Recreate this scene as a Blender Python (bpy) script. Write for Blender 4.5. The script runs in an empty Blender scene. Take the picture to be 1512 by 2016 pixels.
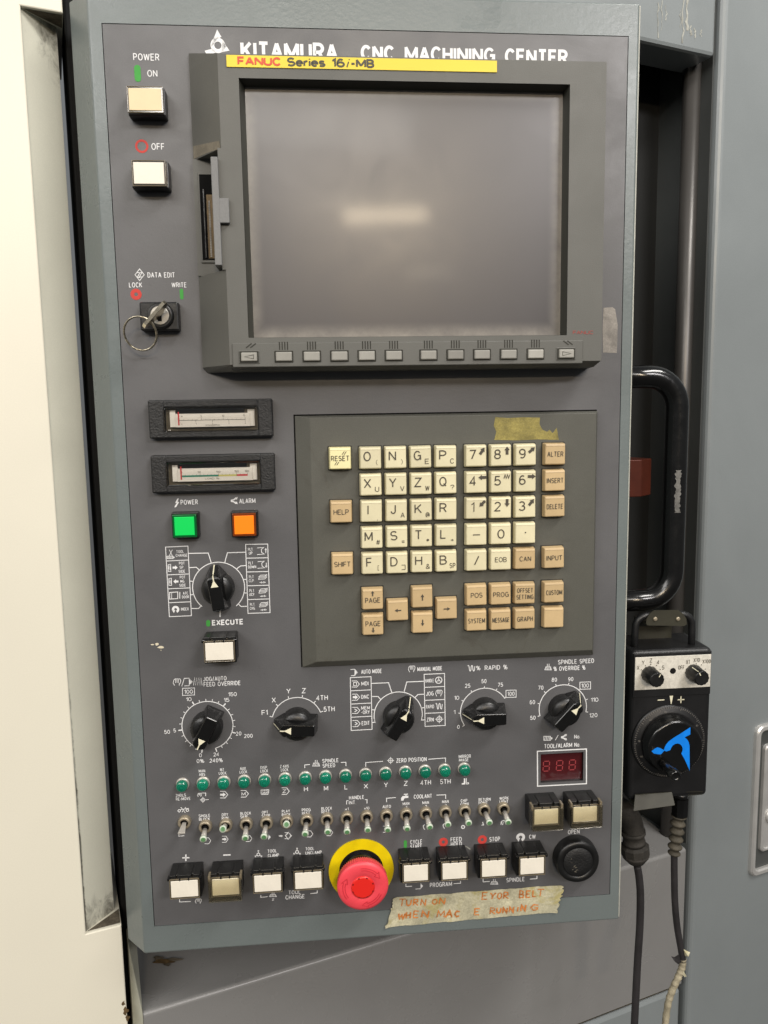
import bpy, bmesh, math, random
from mathutils import Vector, Matrix
random.seed(7)
scene = bpy.context.scene
COL = scene.collection

# ---------------------------------------------------------------- survey of the place
# Camera-space axes of the panel (columns: right, down, into) found from the photograph's perspective.
FPX, CU, CV = 1513.0, 756.0, 1008.0
RX = Vector((0.9962166146921223, -0.027080511385150385, 0.08257785728926473))
RY = Vector((0.01660312296979477, 0.9920151572547631, 0.12502105456465204))
RZ = Vector((-0.08530412017609286, -0.12317700142448092, 0.988711602744226))
OC = Vector((-0.002588625421899301, -0.008156585033156723, 0.5973160135838838))
DP = 0.5917987972356421
def ray(u, v): return Vector((u - CU, v - CV, FPX))
# the machine behind shares the panel's vertical; it is turned about it
MX = ray(4384, 675).normalized(); MX = (MX - RY * MX.dot(RY)).normalized()
MZ = MX.cross(RY)
EYE = 1.45
def W(c):                               # camera space -> world (X along the machine front, Y into it, Z up)
    return Vector((c.dot(MX), c.dot(MZ), -c.dot(RY) + EYE))
def Wd(c): return Vector((c.dot(MX), c.dot(MZ), -c.dot(RY)))
def L(u, v, h=0.0):                     # a measured photo point -> panel coordinates at height h over the plate
    r = ray(u, v); p = r * ((DP - h) / RZ.dot(r)) - OC
    return (p.dot(RX), -p.dot(RY))
def sc(u, v): return abs(L(u + 5, v)[0] - L(u - 5, v)[0]) / 10
def M(u, v, y):                         # a measured photo point -> machine coordinates (x, z) on the plane at depth y
    r = ray(u, v); t = y / r.dot(MZ); p = r * t
    return (p.dot(MX), -p.dot(RY) + EYE)
PANEL = Matrix.Identity(4)
for i, col in enumerate((Wd(RX), Wd(-RY), Wd(-RZ))):
    for j in range(3): PANEL[j][i] = col[j]
pw = W(OC)
for j in range(3): PANEL[j][3] = pw[j]

# ---------------------------------------------------------------- camera
cd = bpy.data.cameras.new('camera'); cam = bpy.data.objects.new('camera', cd); COL.objects.link(cam)
cd.sensor_fit = 'VERTICAL'; cd.sensor_height = 36; cd.lens = 36 * FPX / 2016; cd.clip_start = .01; cd.clip_end = 100
cm = Matrix.Identity(4)
for i, col in enumerate((Wd(Vector((1, 0, 0))), Wd(Vector((0, -1, 0))), Wd(Vector((0, 0, -1))))):
    for j in range(3): cm[j][i] = col[j]
cm[2][3] = EYE
cam.matrix_world = cm
scene.camera = cam

# ---------------------------------------------------------------- light: a workshop with ceiling tubes and one added fill lamp
wd = bpy.data.worlds.new('World'); scene.world = wd; wd.use_nodes = True
bgn = wd.node_tree.nodes['Background']; bgn.inputs[1].default_value = 1.0
_n = wd.node_tree.nodes; _t = _n.new('ShaderNodeTexCoord'); _s = _n.new('ShaderNodeSeparateXYZ'); _r = _n.new('ShaderNodeMapRange'); _m = _n.new('ShaderNodeMix')   # a room: pale ceiling and walls, dark floor
wd.node_tree.links.new(_t.outputs['Generated'], _s.inputs[0]); wd.node_tree.links.new(_s.outputs[2], _r.inputs[0]); _r.inputs[1].default_value = -.35; _r.inputs[2].default_value = .35
_m.data_type = 'RGBA'; wd.node_tree.links.new(_r.outputs[0], _m.inputs[0]); _m.inputs[6].default_value = (.060, .060, .058, 1); _m.inputs[7].default_value = (.185, .194, .200, 1); wd.node_tree.links.new(_m.outputs[2], bgn.inputs[0])
def area(name, loc, target, sx, sy, power, col):
    ld = bpy.data.lights.new(name, 'AREA'); ld.shape = 'RECTANGLE'; ld.size = sx; ld.size_y = sy; ld.energy = power; ld.color = col
    o = bpy.data.objects.new(name, ld); COL.objects.link(o); o.location = loc
    o.rotation_euler = (Vector(target) - Vector(loc)).to_track_quat('-Z', 'Y').to_euler(); return o
PC = pw.copy()
def mirror_point(u, v, h, height):      # where a ceiling lamp hangs whose reflection shows at that point of the screen
    x, y = L(u, v, h); p = PANEL @ Vector((x, y, h)); e = Vector((0, 0, EYE))
    n = PANEL.to_3x3() @ Vector((0, 0, 1)); d = (p - e).normalized(); r = d - n * 2 * d.dot(n)
    return p + r * ((height - p.z) / r.z)
area('ceiling_lamp', (PC.x + .75, PC.y - 1.35, PC.z + 1.75), PC, 1.3, .25, 42, (1, .97, .92))
area('ceiling_lamp', (PC.x - 2.6, PC.y - 1.7, PC.z + 1.75), PC, 2.4, 1.2, 66, (1, .97, .93))  # added soft fill from the left, lifts the chamfers; not a ceiling tube
p1 = mirror_point(755, 424, .019, EYE + 1.55); area('ceiling_lamp', p1, PC, .72, .12, 62, (1, .80, .55))
p2 = mirror_point(852, 556, .019, EYE + 1.55); area('ceiling_lamp', p2, PC, .6, .06, 7, (1, .84, .62))
p4 = mirror_point(1330, 170, 0, EYE + 1.75); area('ceiling_lamp', p4, PC, 1.2, .4, 62, (1, .96, .95))
p3 = mirror_point(560, 215, .019, EYE + 1.75); area('ceiling_lamp', p3, PC, 1.5, .30, 40, (1, .96, .9))

scene.view_settings.view_transform = 'Standard'; scene.view_settings.look = 'None'
scene.view_settings.gamma = 1; scene.view_settings.use_curve_mapping = False
scene.view_settings.exposure = -0.06
scene.cycles.max_bounces = 8; scene.cycles.transparent_max_bounces = 12
scene.cycles.use_denoising = True; scene.cycles.caustics_refractive = False

# ---------------------------------------------------------------- materials
def lin(r, g, b):
    f = lambda c: (c / 255 / 12.92) if c / 255 <= .04045 else ((c / 255 + .055) / 1.055) ** 2.4
    return (f(r), f(g), f(b))
MATS = {}
def mat(name, col, rough=.5, spec=.5, metal=0, blot=0, blots=9, grain=0, grains=900, bump=0, bumps=400, emit=0, coat=0, rvar=0,
        scratch=0, dirt=None, dcol=(.05, .04, .03), coatr=.08, bdist=.0004, orand=0):
    if name in MATS: return MATS[name]
    m = bpy.data.materials.new(name); m.use_nodes = True; nt = m.node_tree; N = nt.nodes; K = nt.links
    b = N['Principled BSDF']; b.inputs['Roughness'].default_value = rough; b.inputs['Metallic'].default_value = metal
    b.inputs['Specular IOR Level'].default_value = spec; b.inputs['Coat Weight'].default_value = coat; b.inputs['Coat Roughness'].default_value = coatr
    tc = N.new('ShaderNodeTexCoord'); co = tc.outputs['Object']
    c4 = (*col, 1); b.inputs['Base Color'].default_value = c4
    cur = None
    def noise(s, det=4, r=.6, dist=0):
        n = N.new('ShaderNodeTexNoise'); n.inputs['Scale'].default_value = s; n.inputs['Detail'].default_value = det
        n.inputs['Roughness'].default_value = r; n.inputs['Distortion'].default_value = dist; K.new(co, n.inputs['Vector']); return n.outputs['Fac']
    def rng(src, a, bb, lo, hi):
        n = N.new('ShaderNodeMapRange'); n.inputs[1].default_value = a; n.inputs[2].default_value = bb; n.inputs[3].default_value = lo; n.inputs[4].default_value = hi
        K.new(src, n.inputs[0]); return n.outputs[0]
    def mul(prev, fac):
        n = N.new('ShaderNodeMix'); n.data_type = 'RGBA'; n.blend_type = 'MULTIPLY'; n.inputs[0].default_value = 1
        if prev is None: n.inputs[6].default_value = c4
        else: K.new(prev, n.inputs[6])
        K.new(fac, n.inputs[7]); return n.outputs[2]
    if blot: cur = mul(cur, rng(noise(blots, 5, .62, .4), .3, .7, 1 - blot, 1 + blot))
    if grain: cur = mul(cur, rng(noise(grains, 2, .7), .3, .7, 1 - grain, 1 + grain))
    if orand:
        oi = N.new('ShaderNodeObjectInfo'); cur = mul(cur, rng(oi.outputs['Random'], 0, 1, 1 - orand, 1 + orand * .4))
    if scratch:
        n = rng(noise(120, 6, .75, 1.5), .66, .72, 0, scratch)
        x = N.new('ShaderNodeMix'); x.data_type = 'RGBA'; K.new(n, x.inputs[0])
        if cur is None: x.inputs[6].default_value = c4
        else: K.new(cur, x.inputs[6])
        x.inputs[7].default_value = tuple(min(1, c * 1.7 + .03) for c in col) + (1,); cur = x.outputs[2]
    if dirt:
        n = rng(noise(dirt[1], 6, .7, .8), dirt[2], dirt[2] + .1, 0, dirt[0])
        x = N.new('ShaderNodeMix'); x.data_type = 'RGBA'; K.new(n, x.inputs[0])
        if cur is None: x.inputs[6].default_value = c4
        else: K.new(cur, x.inputs[6])
        x.inputs[7].default_value = (*dcol, 1); cur = x.outputs[2]
    if cur is not None: K.new(cur, b.inputs['Base Color'])
    if rvar: K.new(rng(noise(blots * 2.3, 5, .65, .6), .3, .7, max(.05, rough - rvar), min(1, rough + rvar)), b.inputs['Roughness'])
    if bump:
        n = N.new('ShaderNodeBump'); n.inputs['Strength'].default_value = bump; n.inputs['Distance'].default_value = bdist
        K.new(noise(bumps, 3, .6), n.inputs['Height']); K.new(n.outputs[0], b.inputs['Normal'])
    if emit:
        b.inputs['Emission Color'].default_value = c4; b.inputs['Emission Strength'].default_value = emit
    MATS[name] = m; return m
def clear(name, tint, gloss=.08, rough=.04, body=0, bodycol=(.3, .27, .2)):
    if name in MATS: return MATS[name]
    m = bpy.data.materials.new(name); m.use_nodes = True; nt = m.node_tree; N = nt.nodes; K = nt.links
    N.remove(N['Principled BSDF']); out = N['Material Output']
    t = N.new('ShaderNodeBsdfTransparent'); t.inputs[0].default_value = (*tint, 1)
    g = N.new('ShaderNodeBsdfGlossy'); g.inputs['Roughness'].default_value = rough; g.inputs[0].default_value = (1, 1, 1, 1)
    f = N.new('ShaderNodeFresnel'); f.inputs[0].default_value = 1.5
    x = N.new('ShaderNodeMixShader'); K.new(f.outputs[0], x.inputs[0])
    src = t.outputs[0]
    if body:
        d = N.new('ShaderNodeBsdfDiffuse'); d.inputs[0].default_value = (*bodycol, 1)
        y = N.new('ShaderNodeMixShader'); y.inputs[0].default_value = body; K.new(t.outputs[0], y.inputs[1]); K.new(d.outputs[0], y.inputs[2]); src = y.outputs[0]
    K.new(src, x.inputs[1]); K.new(g.outputs[0], x.inputs[2]); K.new(x.outputs[0], out.inputs[0])
    MATS[name] = m; return m

m_plate = mat('plate_paint', (.096, .095, .098), .42, .5, blot=.13, blots=7, grain=.10, grains=1500, bump=.12, bumps=420, rvar=.12, scratch=.10, dirt=(.36, 140, .64), dcol=(.045, .042, .042))
m_house = mat('housing_paint', (.135, .156, .154), .32, .5, blot=.06, blots=8, grain=.05, bump=.35, bumps=260, rvar=.08, scratch=.12)
m_mach = mat('machine_paint', (.200, .219, .224), .36, .5, blot=.07, blots=5, grain=.05, bump=.12, bumps=300, rvar=.08, scratch=.05)
m_cover = mat('cover_paint', (.20, .197, .193), .27, .5, blot=.08, blots=5, grain=.05, bump=.05, bumps=300, rvar=.05)
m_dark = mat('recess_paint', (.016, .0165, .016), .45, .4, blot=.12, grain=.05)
m_dkgrey = mat('jamb_paint', (.060, .064, .062), .45, .4, blot=.1)  # dark grey: painted shade on the cabinet side, also the latch floor
m_black = mat('black_void', (.004, .004, .004), .8, .1)
m_rubber = mat('black_rubber', (.006, .006, .006), .7, .2, grain=.2, bump=.3, bumps=300)
m_cream = mat('cream_enamel', (.70, .665, .555), .38, .5, blot=.03, blots=3, grain=.02, bump=.05, bumps=200, dirt=(.5, 40, .78), dcol=(.35, .28, .18))
m_channel = mat('channel_enamel', (.62, .61, .515), .42, .5, blot=.06, blots=8, grain=.03, bump=.08, bumps=200)
m_strip = mat('pale_edge', (.46, .46, .38), .45, .5, blot=.2, blots=20, dirt=(.7, 50, .6), dcol=(.12, .1, .06))
m_grime = mat('grime', (.09, .075, .055), .8, .2, blot=.5, blots=60, grain=.3, grains=500)
m_mon = mat('monitor_plastic', (.103, .102, .092), .52, .4, blot=.06, blots=10, grain=.07, grains=1600, bump=.25, bumps=1500, rvar=.06, scratch=.04)
m_monb = mat('monitor_recess', (.045, .045, .036), .5, .4, grain=.08, bump=.2, bumps=1500)
m_keypad = mat('keypad_plastic', (.083, .082, .069), .5, .4, blot=.08, blots=12, grain=.08, grains=1600, bump=.3, bumps=1500, rvar=.06, scratch=.03, dirt=(.45, 22, .60), dcol=(.05, .042, .03))
m_keyc = mat('key_cream', (.66, .60, .40), .42, .5, blot=.06, blots=40, grain=.02, dirt=(.5, 150, .64), dcol=(.25, .2, .12), orand=.10)
m_keyt = mat('key_tan', (.53, .385, .205), .42, .5, blot=.06, blots=40, grain=.02, dirt=(.5, 150, .64), dcol=(.22, .14, .08), orand=.10)
m_keyy = mat('key_yellow', (.77, .70, .38), .42, .5, blot=.04, blots=40, dirt=(.3, 160, .70), dcol=(.25, .2, .12))
m_soft = mat('softkey_grey', (.30, .29, .26), .5, .4, orand=.35, blot=.2, blots=60, dirt=(.6, 130, .62), dcol=(.1, .08, .06))
m_ink = mat('key_ink', (.07, .06, .045), .6, .3)
m_groove = mat('groove_shadow', (.035, .034, .028), .7, .2)
m_white = mat('legend_white', (.72, .72, .72), .6, .3, blot=.06, blots=60)
m_red = mat('legend_red', (.52, .05, .04), .6, .3, blot=.1, blots=80)
m_green = mat('legend_green', (.05, .30, .05), .6, .3, blot=.1, blots=80)
m_yel = mat('sticker_yellow', (.68, .52, .008), .4, .5, blot=.05)
m_stred = mat('sticker_red', (.60, .07, .03), .5, .4)
m_fmark = mat('mark_red', (.33, .06, .05), .6, .3)
m_stdark = mat('sticker_dark', (.05, .045, .03), .5, .4)
m_blk = mat('black_plastic', (.0075, .0075, .0075), .36, .5, blot=.2, blots=50, grain=.15, bump=.15, bumps=900, rvar=.08)
m_blkt = mat('black_textured', (.0075, .0075, .0078), .5, .5, grain=.2, bump=.8, bumps=700, bdist=.0006)
m_gloss = mat('black_gloss', (.005, .005, .005), .2, .6, rvar=.06, blot=.2, blots=50, scratch=.05)
m_smoke = mat('smoked_cap', (.035, .028, .018), .12, .6, coat=.5)
m_smokerim = mat('smoked_rim', (.16, .13, .085), .15, .6)
m_ins = mat('insert_white', (.76, .71, .61), .5, .4, blot=.04, blots=60, grain=.02)
m_inst = mat('insert_tan', (.70, .58, .36), .5, .4, blot=.04, blots=60)
m_inso = mat('insert_olive', (.80, .73, .54), .55, .4, blot=.08, blots=80, grain=.04)
m_cover_clear = clear('amber_cover', (.985, .972, .925), rough=.10, body=.035, bodycol=(.42, .36, .24))
m_glass = clear('meter_window', (.985, .98, .965), rough=.02)
m_lampg = mat('lamp_green', (.0, .52, .08), .35, .5, emit=.22)
m_lampgr = mat('lamp_green_rim', (.0, .10, .02), .15, .6)
m_lampo = mat('lamp_orange', (.92, .19, .003), .35, .5, emit=.30)
m_lampor = mat('lamp_orange_rim', (.16, .03, .003), .15, .6)
m_lens = mat('lens_green', (.004, .19, .11), .12, .6, coat=.6, blot=.25, blots=160, orand=.35)
m_lensr = mat('lens_ring', (.003, .10, .06), .2, .6)
m_nickel = mat('nickel', (.56, .53, .48), .36, .5, metal=.45, blot=.2, blots=80, bump=.1, bumps=500)
m_brass = mat('tarnished_bushing', (.34, .29, .21), .42, .5, metal=.5, blot=.3, blots=150, bump=.2, bumps=500)
m_tipw = mat('tip_white', (.52, .58, .48), .5, .4)
m_tipg = mat('tip_green', (.09, .22, .09), .5, .4, blot=.3, blots=200)
m_pnt = mat('pointer_cream', (.74, .70, .52), .5, .4)
m_esy = mat('estop_yellow', (.76, .58, .0), .42, .5, blot=.08, blots=40, dirt=(.35, 90, .68), dcol=(.3, .22, .05))
m_esr = mat('estop_pink', (.76, .060, .080), .42, .5, blot=.08, blots=60, grain=.04, dirt=(.35, 110, .64), dcol=(.5, .10, .11))
m_esc = mat('estop_red', (.70, .020, .014), .35, .5)
m_esl = mat('estop_line', (.52, .02, .035), .5, .4)
m_esd = mat('estop_dark', (.22, .005, .008), .5, .4)
m_tape = mat('masking_tape', (.46, .43, .30), .55, .35, blot=.30, blots=55, grain=.16, grains=600, bump=.9, bumps=260, dirt=(.60, 32, .53), dcol=(.36, .30, .075))
m_wrap = mat('wrap_tape', (.34, .30, .21), .6, .3, blot=.35, blots=60, grain=.15, bump=.5, bumps=300, dirt=(.6, 90, .55), dcol=(.12, .10, .07))
m_marker = mat('marker_orange', (.52, .18, .045), .6, .3, blot=.45, blots=200, dirt=(.7, 260, .56), dcol=(.47, .40, .25))
m_resid = mat('tape_residue', (.24, .20, .055), .5, .4, blot=.35, blots=90, grain=.2, bump=.5, bumps=500)
m_resid2 = mat('pale_residue', (.235, .215, .19), .6, .4, blot=.4, blots=70, grain=.15)
m_resid3 = mat('chamfer_residue', (.17, .15, .115), .5, .4, blot=.3, blots=70, grain=.15)
m_worn = mat('worn_metal', (.13, .125, .115), .5, .4, blot=.4, blots=300)
m_scr = mat('scratch_pale', (.34, .34, .30), .5, .4, blot=.4, blots=120)
m_rim = mat('worn_rim', (.42, .42, .37), .4, .5, blot=.2, blots=40)  # light on the housing edge, put into the colour
m_rust = mat('rust', (.10, .065, .03), .8, .2, blot=.5, blots=150)
m_chip = mat('chip_primer', (.62, .56, .42), .7, .3)
m_gold = mat('gold_pins', (.045, .030, .013), .35, .5, metal=.7, blot=.3, blots=300)
m_door = mat('slot_cover', (.165, .165, .163), .5, .4, grain=.08, bump=.15, bumps=1200)
m_steel = mat('steel', (.62, .61, .59), .34, .5, metal=.55, blot=.1, blots=30)
m_keym = mat('key_metal', (.60, .55, .44), .25, .5, metal=1, blot=.3, blots=120)
m_ringm = mat('ring_metal', (.40, .36, .28), .3, .5, metal=.9, blot=.75, blots=420)
m_barrel = mat('lock_barrel', (.42, .40, .36), .42, .5, metal=.6, blot=.3, blots=200)
m_orange = mat('orange_block', (.095, .022, .012), .35, .5, metal=.35, blot=.15, blots=60)
m_pipe = mat('pipe_paint', (.085, .08, .075), .36, .5, metal=.4, blot=.1)
m_pblack = mat('pendant_black', (.008, .008, .0085), .40, .5, grain=.12, bump=.3, bumps=1100, rvar=.06)
m_pwhite = mat('pendant_plate', (.60, .57, .50), .45, .4, blot=.14, blots=260, grain=.08, dirt=(.5, 220, .62), dcol=(.3, .28, .24))
m_bracket = mat('bracket_olive', (.036, .034, .024), .45, .3, metal=.0, blot=.2, blots=60)
m_blue = mat('blue_logo', (.0, .19, .72), .5, .4, blot=.15, blots=90, dirt=(.8, 170, .67), dcol=(.01, .02, .04))
m_cable = mat('cable_black', (.022, .020, .021), .55, .4, blot=.3, blots=40)
m_gland = mat('gland_dusty', (.030, .027, .023), .75, .3, blot=.45, blots=70, grain=.25, bump=.5, bumps=300)
m_dust = mat('strain_relief', (.060, .052, .038), .7, .3, blot=.4, blots=120)
m_brown = mat('gap_brown', (.05, .038, .02), .8, .2, blot=.4, blots=50)
m_winred = mat('display_red', (.055, .007, .009), .18, .6, coat=.4)
m_seg = mat('display_segment', (.30, .045, .05), .4, .4)
m_mint = mat('meter_interior', (.12, .10, .065), .4, .5, blot=.3, blots=90)
m_scale = mat('meter_scale', (.80, .77, .72), .5, .4)
m_teal = mat('scale_teal', (.03, .24, .17), .5, .4)
m_sred = mat('scale_red', (.60, .03, .04), .5, .4)
m_syel = mat('scale_yellow', (.62, .58, .18), .5, .4)
def screen_mat():
    m = mat('screen_glass', (.046, .043, .047), .34, .62, blot=.06, blots=9, rvar=.025, coat=.055, coatr=.085, grain=.05, grains=1500)
    return m
m_screen = screen_mat()
def edge_dust(m, x0, x1, y0, y1, w, col, amt):        # dust that settles along the rim of a recessed sheet
    nt = m.node_tree; N = nt.nodes; K = nt.links; bs = N['Principled BSDF']; old = bs.inputs['Base Color'].links[0].from_socket
    tc = N.new('ShaderNodeTexCoord'); sp = N.new('ShaderNodeSeparateXYZ'); K.new(tc.outputs['Object'], sp.inputs[0]); fs = []
    for ax, a, b_ in ((0, x0 + w, x0), (0, x1 - w, x1), (1, y0 + w, y0), (1, y1 - w * .7, y1)):
        n = N.new('ShaderNodeMapRange'); n.interpolation_type = 'SMOOTHSTEP'; n.inputs[1].default_value = a; n.inputs[2].default_value = b_; K.new(sp.outputs[ax], n.inputs[0]); fs.append(n.outputs[0])
    def mth(op, p, q):
        n = N.new('ShaderNodeMath'); n.operation = op; K.new(p, n.inputs[0])
        if isinstance(q, float): n.inputs[1].default_value = q
        else: K.new(q, n.inputs[1])
        return n.outputs[0]
    e_ = mth('MAXIMUM', mth('MAXIMUM', fs[0], fs[1]), mth('MAXIMUM', fs[2], fs[3]))
    nz = N.new('ShaderNodeTexNoise'); nz.inputs['Scale'].default_value = 70; nz.inputs['Detail'].default_value = 7; nz.inputs['Roughness'].default_value = .7; K.new(tc.outputs['Object'], nz.inputs['Vector'])
    f_ = mth('MULTIPLY', mth('MULTIPLY', e_, nz.outputs['Fac']), amt)
    x = N.new('ShaderNodeMix'); x.data_type = 'RGBA'; x.clamp_factor = True; K.new(f_, x.inputs[0]); K.new(old, x.inputs[6]); x.inputs[7].default_value = (*col, 1); K.new(x.outputs[2], bs.inputs['Base Color'])
edge_dust(m_screen, -.0935, .1359, .123, .2953, .012, (.26, .24, .21), 1.1)
m_smear = mat('screen_smear', (.16, .15, .145), .55, .4, blot=.3, blots=30)

# ---------------------------------------------------------------- mesh helpers
def _E(cx, cy, rx, ry, a0, a1, n=9):
    return [(cx + rx * math.cos(math.radians(a0 + (a1 - a0) * i / n)), cy + ry * math.sin(math.radians(a0 + (a1 - a0) * i / n))) for i in range(n + 1)]
SF = {                                              # monoline grotesque: width, strokes in a unit-high cell
 'A': (.62, [[(0, 0), (.31, 1)], [(.31, 1), (.62, 0)], [(.11, .33), (.51, .33)]]), 'B': (.55, [[(0, 0), (0, 1), (.28, 1)] + _E(.28, .76, .23, .24, 90, -90) + [(0, .52)], [(0, .52), (.3, .52)] + _E(.3, .26, .25, .26, 90, -90) + [(0, 0)]]),
 'C': (.6, [_E(.31, .5, .31, .5, 38, 322, 18)]), 'D': (.58, [[(0, 0), (0, 1), (.22, 1)] + _E(.22, .5, .36, .5, 90, -90, 14) + [(0, 0)]]), 'E': (.5, [[(.5, 1), (0, 1), (0, 0), (.5, 0)], [(0, .52), (.44, .52)]]),
 'F': (.47, [[(.47, 1), (0, 1), (0, 0)], [(0, .5), (.42, .5)]]), 'G': (.64, [_E(.32, .5, .32, .5, 42, 360, 20) + [(.36, .5)], [(.64, .5), (.64, 0)]]), 'H': (.56, [[(0, 0), (0, 1)], [(.56, 0), (.56, 1)], [(0, .52), (.56, .52)]]),
 'I': (.0, [[(0, 0), (0, 1)]]), 'J': (.42, [[(.42, 1), (.42, .25)] + _E(.21, .25, .21, .25, 0, -180)]), 'K': (.56, [[(0, 0), (0, 1)], [(.54, 1), (0, .38)], [(.2, .6), (.56, 0)]]), 'L': (.44, [[(0, 1), (0, 0), (.44, 0)]]),
 'M': (.78, [[(0, 0), (0, 1)], [(0, 1), (.39, .15)], [(.39, .15), (.78, 1)], [(.78, 1), (.78, 0)]]), 'N': (.60, [[(0, 0), (0, 1)], [(0, 1), (.60, 0)], [(.60, 0), (.60, 1)]]), 'O': (.66, [_E(.33, .5, .33, .5, 0, 360, 24)]), 'P': (.52, [[(0, 0), (0, 1), (.26, 1)] + _E(.26, .73, .26, .27, 90, -90) + [(0, .46)]]),
 'Q': (.66, [_E(.33, .5, .33, .5, 0, 360, 24), [(.4, .26), (.66, -.03)]]), 'R': (.55, [[(0, 0), (0, 1), (.27, 1)] + _E(.27, .74, .26, .26, 90, -90) + [(0, .48)], [(.3, .48), (.55, 0)]]),
 'S': (.54, [_E(.27, .74, .25, .26, 30, 250, 12) + _E(.27, .26, .27, .26, 80, -150, 12)]), 'T': (.56, [[(0, 1), (.56, 1)], [(.28, 1), (.28, 0)]]), 'U': (.56, [[(0, 1), (0, .28)] + _E(.28, .28, .28, .28, 180, 360, 12) + [(.56, 1)]]),
 'V': (.58, [[(0, 1), (.29, 0)], [(.29, 0), (.58, 1)]]), 'W': (.90, [[(0, 1), (.22, 0)], [(.22, 0), (.45, .95)], [(.45, .95), (.68, 0)], [(.68, 0), (.90, 1)]]), 'X': (.58, [[(0, 0), (.58, 1)], [(0, 1), (.58, 0)]]), 'Y': (.58, [[(0, 1), (.29, .45), (.58, 1)], [(.29, .45), (.29, 0)]]), 'Z': (.54, [[(.02, 1), (.54, 1), (0, 0), (.54, 0)]]),
 '0': (.5, [_E(.25, .5, .25, .5, 0, 360, 20)]), '1': (.2, [[(0, .78), (.2, 1), (.2, 0)]]), '2': (.5, [_E(.25, .73, .24, .27, 165, -25, 12) + [(0, 0), (.5, 0)]]), '3': (.5, [_E(.24, .74, .23, .26, 150, -90, 12), _E(.24, .26, .26, .27, 90, -155, 12)]),
 '4': (.54, [[(.4, 0), (.4, 1), (0, .28), (.54, .28)]]), '5': (.5, [[(.46, 1), (.08, 1), (.04, .52)] + _E(.24, .31, .26, .31, 130, -155, 14)]), '6': (.5, [_E(.26, .5, .25, .5, 55, 190, 10) + _E(.25, .3, .25, .3, 180, 540, 18)]), '7': (.48, [[(0, 1), (.48, 1), (.16, 0)]]),
 '8': (.5, [_E(.25, .75, .22, .25, 0, 360, 18), _E(.25, .26, .25, .26, 0, 360, 18)]), '9': (.5, [_E(.25, .7, .25, .3, 0, 360, 18), _E(.24, .5, .26, .5, 0, -125, 10)]), '.': (.0, [[(0, 0), (0, .04)]]), '-': (.3, [[(0, .42), (.3, .42)]]), '/': (.36, [[(0, -.05), (.36, 1.05)]]),
 '%': (.86, [_E(.19, .76, .18, .24, 0, 360, 14), _E(.67, .24, .18, .24, 0, 360, 14), [(.2, 0), (.66, 1)]]), 'e': (.46, [[(.02, .36), (.46, .36)] + _E(.23, .34, .23, .34, 5, 315, 14)]), 'r': (.26, [[(0, 0), (0, .68)], [(0, .42), (.08, .6), (.26, .66)]]), 'i': (.0, [[(0, 0), (0, .68)], [(0, .9), (0, 1)]]),
 's': (.42, [_E(.21, .51, .19, .17, 30, 250, 8) + _E(.21, .17, .21, .17, 80, -150, 8)]), 'o': (.46, [_E(.23, .34, .23, .34, 0, 360, 18)]), 'x': (.42, [[(0, 0), (.42, .66)], [(0, .66), (.42, 0)]]), 'z': (.42, [[(0, .66), (.42, .66), (0, 0), (.42, 0)]]),
 '(': (.18, [_E(.5, .5, .5, .62, 125, 235, 10)]), ')': (.18, [_E(-.32, .5, .5, .62, 55, -55, 10)]), '[': (.2, [[(.2, 1), (0, 1), (0, 0), (.2, 0)]]), ']': (.2, [[(0, 1), (.2, 1), (.2, 0), (0, 0)]]), '=': (.46, [[(0, .3), (.46, .3)], [(0, .6), (.46, .6)]]), '+': (.5, [[(0, .45), (.5, .45)], [(.25, .2), (.25, .7)]]),
 ',': (.08, [[(.08, .1), (0, -.15)]]), '?': (.44, [_E(.22, .76, .21, .24, 170, -60, 10) + [(.22, .4), (.22, .25)], [(.22, 0), (.22, .06)]]), '*': (.4, [[(.2, .3), (.2, .9)], [(0, .45), (.4, .75)], [(0, .75), (.4, .45)]]), '#': (.6, [[(.12, 0), (.24, 1)], [(.38, 0), (.5, 1)], [(0, .32), (.56, .32)], [(.04, .68), (.6, .68)]]),
 '&': (.6, [[(.6, 0), (.14, .66)] + _E(.27, .8, .15, .2, 200, -20, 8) + [(.1, .4)] + _E(.24, .24, .24, .24, 150, 330, 8) + [(.6, .46)]]), '@': (.8, [_E(.4, .4, .4, .5, -50, 260, 20), _E(.4, .4, .18, .22, 0, 360, 14), [(.6, .6), (.6, .25), (.75, .2)]]) }
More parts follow.
